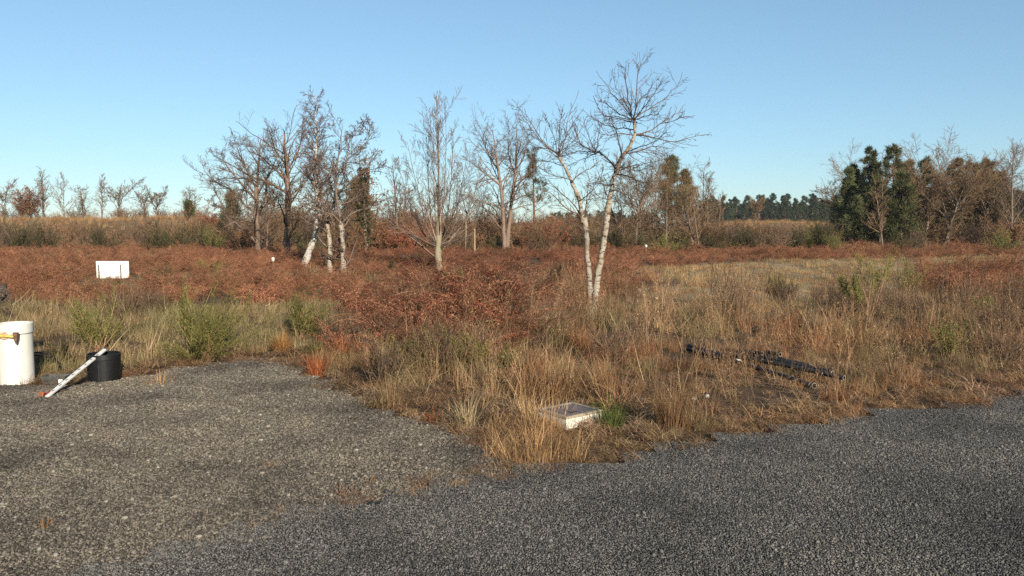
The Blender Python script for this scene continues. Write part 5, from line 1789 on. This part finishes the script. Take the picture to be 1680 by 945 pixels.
# white plastic pipe section standing on end, socket up
pc = G(28, 632)
pipe_c = pc * (1 + 0.16 / np.linalg.norm(pc[:2]))
pipe_c[2] = 0
PIPE_R, PIPE_H = 0.158, 0.60
root = thing("plastic_pipe", "white plastic pipe section standing upright at the left edge", "pipe", pipe_c)
mb = MB()
lathe(mb, [(PIPE_R, 0.0), (PIPE_R, PIPE_H - 0.105)], pipe_c, 56)
lathe(mb, [(PIPE_R - 0.008, PIPE_H - 0.10), (PIPE_R - 0.008, 0.0), (PIPE_R, 0.0)], pipe_c, 56)
part("body", mb, MAT['pvc'], root, True)
mb = MB()
for pr in ([(PIPE_R + 0.001, PIPE_H - 0.100), (PIPE_R + 0.0075, PIPE_H - 0.092)], [(PIPE_R + 0.0075, PIPE_H - 0.092), (PIPE_R + 0.0085, PIPE_H - 0.003)], [(PIPE_R + 0.0085, PIPE_H - 0.003), (PIPE_R + 0.006, PIPE_H)],
           [(PIPE_R + 0.006, PIPE_H), (PIPE_R - 0.001, PIPE_H)], [(PIPE_R - 0.001, PIPE_H), (PIPE_R - 0.001, PIPE_H - 0.098)]):
    lathe(mb, pr, pipe_c, 56)
part("socket", mb, MAT['pvc'], root, True)

# black plastic pipe stub like a bucket
bc = G(172, 628)
bk = bc * (1 + 0.165 / np.linalg.norm(bc[:2]))
bk[2] = 0
BR_, BH = 0.157, 0.275
root = thing("black_bucket", "open black plastic tub standing on the gravel edge", "bucket", bk)
mb = MB()
for pr in ([(0.0, 0.012), (BR_ * 0.96 - 0.012, 0.012)], [(BR_ * 0.96 - 0.012, 0.012), (BR_ - 0.014, BH - 0.055)], [(BR_ - 0.014, BH - 0.055), (BR_ - 0.009, BH - 0.05)], [(BR_ - 0.009, BH - 0.05), (BR_ - 0.009, BH)],
           [(BR_ - 0.009, BH), (BR_ + 0.001, BH)], [(BR_ + 0.001, BH), (BR_ + 0.002, BH - 0.05)], [(BR_ + 0.002, BH - 0.05), (BR_ - 0.001, BH - 0.055)], [(BR_ - 0.001, BH - 0.055), (BR_ * 0.965, 0.0)]):
    lathe(mb, pr, bk, 56)
part("body", mb, MAT['black_plastic'], root, True)
mb = MB()
sa = math.radians(-80)
box(mb, bk + np.array([math.cos(sa) * BR_ * 0.984, math.sin(sa) * BR_ * 0.984, BH * 0.40]), 0.004, 0.004, BH * 0.385, axes((math.cos(sa), math.sin(sa), 0.045)), 0.001)
part("seam", mb, MAT['dull_black'], root)

# graduated staff leaning on the tub
f0 = G(77, 653) + np.array([0, 0, 0.012])
f1 = P(172, 573.5, 7.80)
dx = norm(f1 - f0)
LS = np.linalg.norm(f1 - f0)
side = norm(np.cross(dx, norm(np.array([0, -1, 0.5]))))
nrm = np.cross(side, dx)
if nrm[1] > 0:
    nrm = -nrm
AXS = np.array([dx, norm(np.cross(nrm, dx)), nrm])
root = thing("measuring_staff", "white graduated staff with black marks leaning against the black tub", "measuring staff", f0)
mb = MB()
box(mb, (f0 + f1) / 2, LS / 2, 0.0185, 0.010, AXS, 0.003)
part("body", mb, MAT['staff'], root)
mb = MB()
wsgn = 1 if (AXS[1] @ np.array([-1, 0, 0.6])) > 0 else -1
box(mb, (f0 + f1) / 2 + AXS[1] * wsgn * 0.022, LS / 2 * 0.98, 0.0035, 0.010, AXS, 0.001)  # dark strip along one edge: the staff's shade put into colour
part("shade_strip", mb, MAT['ink'], root)
me0 = None
for j in range(8):
    mb = MB()
    c = f0 + dx * LS * (0.10 + 0.108 * j) + nrm * 0.0108 + AXS[1] * wsgn * (0.004 - 0.002 * (j % 2))
    box(mb, c, 0.014, 0.0025, 0.0006, AXS)
    box(mb, c + dx * 0.011 - AXS[1] * wsgn * 0.007, 0.0035, 0.006, 0.0006, AXS)
    box(mb, c - dx * 0.006 - AXS[1] * wsgn * 0.006, 0.0035, 0.005, 0.0006, AXS)
    part("mark", mb, MAT['ink'], root)
mb = MB()
box(mb, f0 + dx * 0.035 + nrm * 0.0112 + AXS[1] * wsgn * 0.013, 0.035, 0.004, 0.0006, AXS)
part("red_mark", mb, MAT['red'], root)
mb = MB()
box(mb, f1 + dx * 0.006, 0.005, 0.0195, 0.011, AXS, 0.002)
part("end_cap", mb, MAT['grey_plastic'], root)

# small things by the staff
a = G(69, 651)
root = thing("tape_measure", "small orange tape measure lying on the gravel by the staff's foot", "tape measure", a)
mb = MB()
ax = axes((0.96, -0.25, 0))
box(mb, a + np.array([0, 0, 0.024]), 0.028, 0.018, 0.024, ax, 0.008)
part("case", mb, MAT['orange'], root)
mb = MB()
box(mb, a + ax[0] * 0.036 + np.array([0, 0, 0.020]), 0.010, 0.014, 0.016, ax, 0.004)
part("grip", mb, MAT['ink'], root)
mb = MB()
box(mb, a + ax[0] * 0.052 + np.array([0, 0, 0.006]), 0.008, 0.008, 0.001, ax)
part("hook", mb, MAT['staff'], root)
a = G(82, 648)
root = thing("hand_trowel", "red handled hand tool lying behind the staff's foot", "hand tool", a)
ax = axes((0.35, 0.9, 0))
mb = MB()
tubes(mb, [a + np.array([0, 0, .018]) + ax[0] * s for s in (-0.05, -0.03, 0.01, 0.04, 0.055)], [0.009, 0.015, 0.012, 0.015, 0.008], 8, cap=True)
part("handle", mb, MAT['red'], root, True)
mb = MB()
tubes(mb, [a + np.array([0, 0, .018]) + ax[0] * s for s in (0.05, 0.08, 0.10)], [0.005, 0.004, 0.004], 6, cap=True)
V = [a + np.array([0, 0, z]) + ax[0] * s + ax[1] * w for z in (0.016, 0.020) for s, w in ((0.10, 0.03), (0.10, -0.03), (0.20, 0.0))]
mb.add(V, [(0, 2, 1), (3, 4, 5)], [(0, 1, 4, 3), (1, 2, 5, 4), (2, 0, 3, 5)])
part("blade", mb, MAT['rust'], root)
a = G(93, 629)
root = thing("tool_tray", "shallow grey plastic tray with a white tag, behind the staff", "tray", a)
mb = MB()
ax = axes((1, 0.06, 0))
wl, dl, hh = 0.115, 0.07, 0.075
o_ = np.array([(-1, -1), (1, -1), (1, 1), (-1, 1)], float)
rings = [(0.86, 0), (1.0, hh), (1.06, hh), (1.06, hh + 0.008), (0.97, hh + 0.008), (0.82, 0.006)]
V = [a + ax[0] * p_[0] * wl * s + ax[1] * p_[1] * dl * s + np.array([0, 0, z]) for s, z in rings for p_ in o_]
Q = [(4 * i + j, 4 * i + (j + 1) % 4, 4 * i + 4 + (j + 1) % 4, 4 * i + 4 + j) for i in range(5) for j in range(4)] + [(3, 2, 1, 0), (20, 21, 22, 23)]
mb.add(V, None, Q)
part("body", mb, MAT['grey_plastic'], root)
mb = MB()
box(mb, a + ax[0] * 0.075 - ax[1] * (dl * 0.97 + 0.004) + np.array([0, 0, 0.035]), 0.02, 0.002, 0.020, ax)
part("tag", mb, MAT['white_paint'], root)
rs = np.random.RandomState(90)
mb = MB()
q = smooth_line([P(57, 578, 8.1), P(70, 579, 8.2), P(84, 584, 8.25), P(94, 592, 8.2), P(98, 604, 8.1), P(88, 612, 8.1), P(72, 610, 8.15), (*P(60, 615, 8.1)[:2], 0.02)], 40)
tubes(mb, q, np.full(40, 0.009), 8, cap=True)
q2 = smooth_line([P(56, 583, 8.15), P(72, 584, 8.22), P(88, 590, 8.28), P(96, 600, 8.22), P(101, 615, 8.1)], 30)
tubes(mb, q2, np.full(30, 0.008), 8, cap=True)
solo("cable", "black cable looping through the grass right of the white pipe", "cable", mb, MAT['black_plastic'], tuple(pipe_c), smooth=True)

# white board standing in the bracken
a = stand(184, 21.5)
bl, br_ = P(157.5, 428.5, 21.5), P(211, 428.5, 21.5)
bz = P(184, 457, 21.5)[2]
root = thing("white_board", "blank white board standing upright in the bracken on the left", "board", a)
mb = MB()
mid = (bl + br_) / 2
box(mb, (mid[0], mid[1], (bl[2] + bz) / 2), (br_[0] - bl[0]) / 2, 0.012, (bl[2] - bz) / 2, None, 0.004)
part("panel", mb, MAT['white_paint'], root)
for px in (161, 197):
    q = P(px, 434, 21.44)
    mb = MB()
    b0 = np.array([q[0], 21.45, a[2] - 0.1])
    tubes(mb, [b0, np.array([q[0] + .005, 21.455, (q[2] + b0[2]) / 2]), np.array([q[0] - 0.004, 21.46, q[2]])], [0.016, 0.015, 0.013], 6, cap=True)
    part("stake", mb, MAT['dark_wood'], root)
for i, (px, py, by_, Y, lab) in enumerate(((448, 426, 442, 25.0, "thin survey stake with a white cap in the bracken left of the leaning birch"),
                                          (1060, 404, 423, 36.0, "thin survey stake with a white cap in the bracken right of the twin birch"))):
    q = P(px, py, Y)
    a = np.array([q[0], q[1], hz(q[0], q[1])])
    root = thing("survey_stake", lab, "stake", a)
    mb = MB()
    box(mb, (q[0], q[1], (a[2] - 0.1 + q[2]) / 2), 0.014, 0.014, (q[2] - a[2] + 0.1) / 2, None, 0.003)
    part("post", mb, MAT['wood'], root)
    mb = MB()
    lathe(mb, [(0, q[2] + 0.075), (0.036, q[2] + 0.068), (0.052, q[2] + 0.03), (0.050, q[2] - 0.03), (0.036, q[2] - 0.055), (0, q[2] - 0.06)], (q[0], q[1], 0), 12)
    part("cap", mb, MAT['white_paint'], root, True)
for i, (px, top, Y, lab) in enumerate(((779, 375, 38, "pale wooden post behind the multi-stem tree, right of its trunk"), (765, 360, 39, "pale grey post nearest the multi-stem tree's right limbs"))):
    a = stand(px, Y)
    h_ = hpx(top, a)
    mb = MB()
    tubes(mb, [a + np.array([0, 0, z]) for z in (-0.1, h_ / 2, h_)], [0.05, 0.045, 0.04], 7, cap=True)
    solo("wooden_post", lab, "post", mb, MAT['wood'], tuple(a))

# pale green round marker on a peg
q = P(868, 493.5, 14.6)
a = np.array([q[0], q[1], hz(q[0], q[1])])
root = thing("marker_disc", "small pale green oval marker on a peg in the red bracken", "marker", a)
mb = MB()
tubes(mb, [a - 0.05 * UP, np.array([q[0], q[1] + .012, q[2]])], [0.010, 0.009], 6, cap=True)
part("peg", mb, MAT['dark_wood'], root)
mb = MB()
n = 24
an = np.arange(n) * 2 * math.pi / n
R3 = [(0.055, 0.075, -0.008), (0.060, 0.082, -0.002), (0.060, 0.082, 0.006), (0.050, 0.070, 0.010)]
V = np.array([[q[0] + rx * math.cos(t), q[1] - y_, q[2] + rz * math.sin(t)] for rx, rz, y_ in R3 for t in an] + [[q[0], q[1] + .008, q[2]], [q[0], q[1] - .010, q[2]]])
Q = [(r * n + j, r * n + (j + 1) % n, (r + 1) * n + (j + 1) % n, (r + 1) * n + j) for r in range(3) for j in range(n)]
T = [(4 * n, (j + 1) % n, j) for j in range(n)] + [(4 * n + 1, 3 * n + j, 3 * n + (j + 1) % n) for j in range(n)]
mb.add(V, T, Q)
dsc = part("disc", mb, MAT['marker'], root, True)
mb = MB()
tubes(mb, np.array([[q[0] + .030 * math.cos(t), q[1] - .0115, q[2] + .042 * math.sin(t)] for t in np.linspace(0, 2 * math.pi, 25)]), np.full(25, 0.005), 5)
part("rim", mb, MAT['dark_broom'], root, True)

# concrete inspection chamber with its lid, sunk in the verge
zt = 0.135
c1, c2, c3 = G(987, 672, zt), G(929, 684, zt), G(940, 657.5, zt)
e1 = c1 - c2
s1 = np.linalg.norm(e1)
e1 = e1 / s1
e2 = np.array([-e1[1], e1[0], 0])
s2 = 0.335
cc = c2 + e1 * s1 / 2 + e2 * s2 / 2
cc[2] = 0
AXC = np.array([e1, e2, UP])
root = thing("inspection_chamber", "square pale concrete chamber with a dull grey lid in the grass by the road", "inspection chamber", cc)
ring = [(-1, -1), (1, -1), (1, 1), (-1, 1)]


def frame(mb, hx, hy, th, z0, z1):
    V = [cc + AXC[0] * x * (hx - i * th) + AXC[1] * y * (hy - i * th) + UP * z for z in (z0, z1) for i in (0, 1) for x, y in ring]
    Q = []
    for j in range(4):
        k_ = (j + 1) % 4
        Q += [(j, k_, 8 + k_, 8 + j), (4 + k_, 4 + j, 12 + j, 12 + k_), (8 + j, 8 + k_, 12 + k_, 12 + j), (k_, j, 4 + j, 4 + k_)]
    return mb.add(V, None, Q)


mb = frame(MB(), s1 / 2, s2 / 2, 0.035, -0.06, zt - 0.022)
part("wall", mb, MAT['concrete'], root)
mb = frame(MB(), s1 / 2 + 0.004, s2 / 2 + 0.004, 0.030, zt - 0.019, zt)
part("frame", mb, MAT['lid_rim'], root)
mb = MB()
box(mb, cc + UP * (zt - 0.008), s1 / 2 - 0.030, s2 / 2 - 0.030, 0.006, AXC, 0.002)
lid = part("lid", mb, MAT['lid'], root)
mb = MB()
for i in range(-4, 5):
    box(mb, cc + UP * (zt - 0.0005) + e2 * i * 0.028, s1 / 2 - 0.045, 0.004, 0.002, AXC, 0.001)
part("rib", mb, MAT['lid'], lid, kind=None)
mb = MB()
box(mb, cc + UP * (zt + 0.0005) - e2 * 0.092 - e1 * 0.045, 0.035, 0.013, 0.0035, AXC, 0.002)
part("handle_recess", mb, MAT['ink'], lid)

# patch beside it, grass shade put into its colour: bare shaded soil with a few stones
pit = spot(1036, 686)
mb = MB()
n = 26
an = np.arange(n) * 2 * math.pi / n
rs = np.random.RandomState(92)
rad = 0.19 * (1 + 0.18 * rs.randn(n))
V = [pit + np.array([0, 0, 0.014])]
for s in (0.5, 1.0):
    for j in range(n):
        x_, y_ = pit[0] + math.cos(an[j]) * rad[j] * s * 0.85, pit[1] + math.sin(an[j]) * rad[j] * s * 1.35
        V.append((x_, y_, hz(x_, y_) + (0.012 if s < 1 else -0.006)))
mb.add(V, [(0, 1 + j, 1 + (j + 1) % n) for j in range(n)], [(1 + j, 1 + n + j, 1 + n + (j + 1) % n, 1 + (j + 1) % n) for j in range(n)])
MAT['shaded_soil'] = plain("shaded soil", (0.022, 0.020, 0.020), 0.95, 0.1, 0, 0.3, 45)
solo("bare_soil_patch", "bare patch of soil with shade painted dark into it, right of the concrete chamber", "soil", mb, MAT['shaded_soil'], tuple(pit), kind="structure", smooth=True)
# loose pale stones that can be told apart
for i, (px, py, r_, mt, lab) in enumerate(((1138, 655, .035, 'pale_stone', "pale stone in the thin grass, left one of two right of the bare patch"), (1160, 652, .030, 'pale_stone', "pale stone in the thin grass, right one of two right of the bare patch"),
                                          (1210, 598, .05, 'pale_stone', "pale stone beside the black pipes' left end"), (586, 782, .020, 'pale_stone', "white pebble on the gravel near the asphalt seam"),
                                          (1000, 655, .02, 'pale_stone', "small pale stone in the grass behind the chamber"), (1572, 664, .028, 'pale_stone', "single pale pebble at the road edge on the right"),
                                          (600, 566, .10, 'stone', "dark grey stone half hidden left of the silvery plant"), (1264, 906, .018, 'stone', "grey pebble on the asphalt near the bottom right"))):
    a = spot(px, py)
    mb = MB()
    rs = np.random.RandomState(900 + i)
    stones(mb, np.array([a[0]]), np.array([a[1]]), np.array([a[2] + 0.3 * r_]), np.array([r_]), rs)
    solo("stone", lab, "stone", mb, MAT[mt], tuple(a))

# black pipes dumped in the verge
def pipe(label, p0, p1, r, sag=0.0):
    p0, p1 = np.asarray(p0), np.asarray(p1)
    r = r * 0.68
    p0, p1 = p0 - 0.03 * UP, p1 - 0.025 * UP
    root = thing("black_pipe", label, "pipe", tuple(p0), "black pipes lying in the verge")
    t = np.linspace(0, 1, 12)[:, None]
    q = p0 + (p1 - p0) * t
    q[:, 2] += sag * np.sin(t[:, 0] * math.pi)
    d = norm(p1 - p0)
    mb = MB()
    tubes(mb, q, np.full(12, r), 14)
    tubes(mb, q[::-1], np.full(12, r * 0.86), 14)
    part("tube", mb, MAT['dull_black'], root, True)
    for e, s in ((q[0], -1), (q[-1], 1)):
        ax = axes(d)
        an = np.arange(15)[:14] * 2 * math.pi / 14
        V = [e + (ax[1] * math.cos(t_) + ax[2] * math.sin(t_)) * rr + d * s * 0.002 for rr in (r, r * 0.84) for t_ in an]
        mb = MB().add(V, None, [(j, (j + 1) % 14, 14 + (j + 1) % 14, 14 + j) for j in range(14)])
        part("rim", mb, MAT['pale_rim'], root)


def gp(px, py, z):
    return G(px, py, z)


for lab, a, b, r, sag in (
        ("long black pipe lying lowest, its left end farthest left in the verge", (1128, 568, .06), (1330, 627, .05), .035, 0.01),
        ("black pipe with its open end sticking out farthest right", (1185, 577, .11), (1385, 616, .10), .036, 0.015),
        ("black pipe just above the farthest right one, ending a little short of it", (1192, 569, .12), (1367, 607, .12), .033, 0.0),
        ("short black pipe on top of the pile with its pale rim facing the road", (1226, 572, .18), (1250, 576, .18), .030, 0.0),
        ("short black pipe on the pile, right of the other short one", (1258, 573, .17), (1280, 578, .17), .032, 0.0),
        ("black pipe at the back of the pile, partly under dead fern", (1216, 570, .10), (1330, 597, .11), .034, 0.0),
        ("black pipe fragment nearest the road, half buried in grass", (1300, 620, .04), (1336, 629, .045), .045, 0.0),
        ("dark pipe at the left of the pile lying along the longest one", (1126, 562, .08), (1190, 580, .08), .034, 0.0)):
    pipe(lab, gp(*a), gp(*b), r, sag)

# ------------------------------------------------------------------ the person kneeling at the white pipe
SH = pipe_c
RW = G(0, 0)


def skinned(name, mat, chain, parent, sub=2, rootv=0):
    """chain: list of (parent index, position, radius)"""
    me = bpy.data.meshes.new(name)
    base = np.array(parent.location if parent.parent is None else parent.parent.location)
    me.from_pydata([tuple(np.asarray(c[1], float) - base) for c in chain], [(c[0], i) for i, c in enumerate(chain) if c[0] >= 0], [])
    o = bpy.data.objects.new(name, me)
    COL.objects.link(o)
    o.parent = parent
    md = o.modifiers.new("skin", 'SKIN')
    sv = me.skin_vertices[0].data if me.skin_vertices else None
    if sv is None:
        me.attributes  # keep
        bm_ = __import__("bmesh").new()
        bm_.from_mesh(me)
        bm_.verts.layers.skin.verify()
        bm_.to_mesh(me)
        bm_.free()
        sv = me.skin_vertices[0].data
    for i, c in enumerate(chain):
        r = c[2]
        sv[i].radius = (r, r) if np.isscalar(r) else r
        sv[i].use_root = (i == rootv)
    md.use_smooth_shade = True
    ss = o.modifiers.new("smooth", 'SUBSURF')
    ss.levels = ss.render_levels = sub
    me.materials.append(MAT[mat])
    return o


head = P(-6, 486, 7.72)
hipc = np.array([head[0] - 0.62, head[1] + 0.12, 0.40])
person = thing("person", "person with grey brown hair kneeling at the left edge with a hammer", "person", (hipc[0], hipc[1], 0))
chest = hipc + (np.array([head[0] - 0.17, head[1] + 0.04, head[2] - 0.24]) - hipc) * 0.72
neck0 = np.array([head[0] - 0.17, head[1] + 0.02, head[2] - 0.13])
ry, ly = -0.19, 0.19
rsh, lsh = neck0 + np.array([-0.03, ry, -0.06]), neck0 + np.array([-0.03, ly, -0.06])
rhand = P(1, 551.5, pipe_c[1] - PIPE_R - 0.005)
lhand = np.array([pipe_c[0] - PIPE_R - 0.075, pipe_c[1] - 0.04, PIPE_H + 0.035])
relb = np.array([(rsh[0] + rhand[0]) / 2 - 0.13, rsh[1] - 0.07, 0.46])
lelb = np.array([(lsh[0] + lhand[0]) / 2 - 0.12, lsh[1] + 0.06, 0.52])
rwri, lwri = rhand + np.array([-0.085, 0.01, 0.0]), lhand + np.array([-0.08, 0.02, 0.02])
rk, lk = np.array([hipc[0] + 0.32, hipc[1] - 0.16, 0.07]), np.array([hipc[0] + 0.30, hipc[1] + 0.17, 0.07])
ra, la = np.array([hipc[0] - 0.12, hipc[1] - 0.14, 0.08]), np.array([hipc[0] - 0.14, hipc[1] + 0.15, 0.08])
chain = [(-1, hipc, .135), (0, (hipc + chest) / 2, .125), (1, chest, .135), (2, neck0, .075), (3, (neck0 + head) / 2 + np.array([0, 0, 0.0]), .055), (4, head + np.array([-.03, 0, .015]), .088), (5, head + np.array([.035, 0, -.02]), .078),
         (2, rsh, .062), (7, relb, .044), (8, rwri, .030), (2, lsh, .062), (10, lelb, .044), (11, lwri, .030),
         (0, hipc + np.array([0.02, -0.10, -0.05]), .095), (13, rk, .062), (14, ra, .042), (15, ra + np.array([-0.10, 0, -0.02]), .036),
         (0, hipc + np.array([0.02, 0.10, -0.05]), .095), (17, lk, .062), (18, la, .042), (19, la + np.array([-0.10, 0, -0.02]), .036)]


def hand(chain, wrist_i, palm, fwd, across, down, curl, thumb_side):
    """palm and five fingers of different lengths, bent by curl about the held thing"""
    fwd, across, down = (norm(np.asarray(v, float)) for v in (fwd, across, down))
    chain.append((wrist_i, palm - fwd * 0.02, (.030, .018)))
    pi_ = len(chain) - 1
    for f_, (o_, ln_) in enumerate(((-.030, .070), (-.010, .080), (.010, .075), (.029, .058))):
        b = palm + fwd * 0.035 + across * o_
        chain.append((pi_, b, .0098))
        last, pos = len(chain) - 1, b
        ang = 0.3
        for s, fr in enumerate((0.45, 0.32, 0.23)):
            ang += curl * (0.8 if s else 0.5)
            pos = pos + (fwd * math.cos(ang) + down * math.sin(ang)) * ln_ * fr * 1.1
            chain.append((last, pos, .0088 - .0009 * s))
            last = len(chain) - 1
    b = palm - across * thumb_side * -0.034 + fwd * -0.005 + down * 0.012
    chain.append((pi_, b, .0115))
    b2 = b + (fwd * 0.6 + across * thumb_side * 0.45 + down * 0.5) * 0.036
    chain.append((len(chain) - 1, b2, .0100))
    chain.append((len(chain) - 1, b2 + (fwd * 0.9 + down * 0.35 - across * thumb_side * 0.15) * 0.030, .0085))


hand(chain, 9, rhand, (0.62, -0.30, 0.05), (0.12, 0.15, -0.98), (0.35, 0.93, 0.1), 1.25, -1)
hand(chain, 12, lhand, (0.9, -0.35, 0.05), (0.35, 0.9, 0.0), (0.12, 0, -1), 0.7, -1)
body = skinned("body", 'skin', chain, person)
hairc = [(-1, head + np.array([-.045, 0, .030]), .097), (0, head + np.array([.03, 0, .030]), .092), (1, head + np.array([.075, 0, .0]), .068), (0, head + np.array([-.085, 0, -.02]), .075)]
skinned("hair", 'hair', hairc, person)
rs = np.random.RandomState(95)
hm = MB()
n = 900
v = norm(rs.randn(n, 3) + np.array([0, 0, 0.35]))
c = head + np.array([0.01, 0, 0.022]) + v * np.array([.112, .094, .090])
leaves(hm, c, norm(np.cross(v, rs.randn(n, 3)) + 0.3 * v + np.array([0.2, 0, -0.6])), v, 0.035, 0.004, 0.05)
MAT['hair_lock'] = foliage("grey hair locks", [(0.05, 0.038, 0.03), (0.12, 0.09, 0.07), (0.24, 0.20, 0.17)], 0.1, None, 0.1)
part("hair_locks", hm, MAT['hair_lock'], person)
skinned("jacket", 'olive', [(-1, hipc + np.array([0.0, 0, -0.02]), .166), (0, (hipc + chest) / 2, .148), (1, chest, .160), (2, neck0 + np.array([-.03, 0, -.03]), .088), (2, rsh, .080), (4, relb, .058), (5, rwri + (relb - rwri) * 0.12, .040),
                            (2, lsh, .080), (7, lelb, .058), (8, lwri + (lelb - lwri) * 0.12, .040)], person)
skinned("trousers", 'navy', [(-1, hipc + np.array([0, 0, -.02]), .148), (0, hipc + np.array([0.04, -0.11, -0.06]), .112), (1, rk, .080), (2, ra, .060), (0, hipc + np.array([0.04, 0.11, -0.06]), .112), (4, lk, .080), (5, la, .060)], person)
for s, an_ in ((1, ra), (-1, la)):
    skinned("boot", 'leather', [(-1, an_ + np.array([.02, 0, 0]), .058), (0, an_ + np.array([-.08, 0, -.01]), .052), (1, an_ + np.array([-.17, 0, -.02]), .040)], person)
# hammer in the right hand
h0, h1 = P(-3, 551, pipe_c[1] - PIPE_R - 0.03), P(24, 552.5, pipe_c[1] - PIPE_R - 0.02)
root = thing("hammer", "rusty headed hammer with a yellow handle held in front of the white pipe", "hammer", h0)
dh = norm(h1 - h0)
mb = MB()
tubes(mb, [h0 - dh * 0.03, h0, h0 + dh * 0.05, h0 + (h1 - h0) * 0.6, h1], [0.015, 0.016, 0.014, 0.0125, 0.0125], 10, cap=True)
part("handle", mb, MAT['yellow'], root, True)
mb = MB()
hx = axes(dh)
c = h1 + dh * 0.012
zz_ = np.array([0, 0, 1.0])
prof = [(0.042, 0.021, 0.018), (0.038, 0.021, 0.018), (0.012, 0.018, 0.017), (-0.02, 0.016, 0.014), (-0.055, 0.008, 0.010), (-0.068, 0.004, 0.008)]
V = [c + zz_ * z + dh * x * w + hx[1] * y * d for z, w, d in prof for x, y in ((-1, -1), (1, -1), (1, 1), (-1, 1))]
Q = [(4 * i + j, 4 * i + 4 + j, 4 * i + 4 + (j + 1) % 4, 4 * i + (j + 1) % 4) for i in range(5) for j in range(4)] + [(0, 1, 2, 3), (23, 22, 21, 20)]
mb.add(V, None, Q)
part("head", mb, MAT['rust'], root)

# ------------------------------------------------------------------ the air
mb = MB()
box(mb, (0, 150, 14.0), 340, 260, 17.0)
air = solo("haze", "thin pale winter air over the whole heath", "haze", mb, MAT['ink'], (0, 0, 0), kind="stuff")
air.data.materials.clear()
hm_ = bpy.data.materials.new("thin haze")
hm_.use_nodes = True
hm_.node_tree.nodes.clear()
ho, hv = hm_.node_tree.nodes.new("ShaderNodeOutputMaterial"), hm_.node_tree.nodes.new("ShaderNodeVolumePrincipled")
hv.inputs["Color"].default_value = (0.80, 0.88, 1.0, 1)
hv.inputs["Density"].default_value = 0.00022
hm_.node_tree.links.new(hv.outputs[0], ho.inputs["Volume"])
air.data.materials.append(hm_)
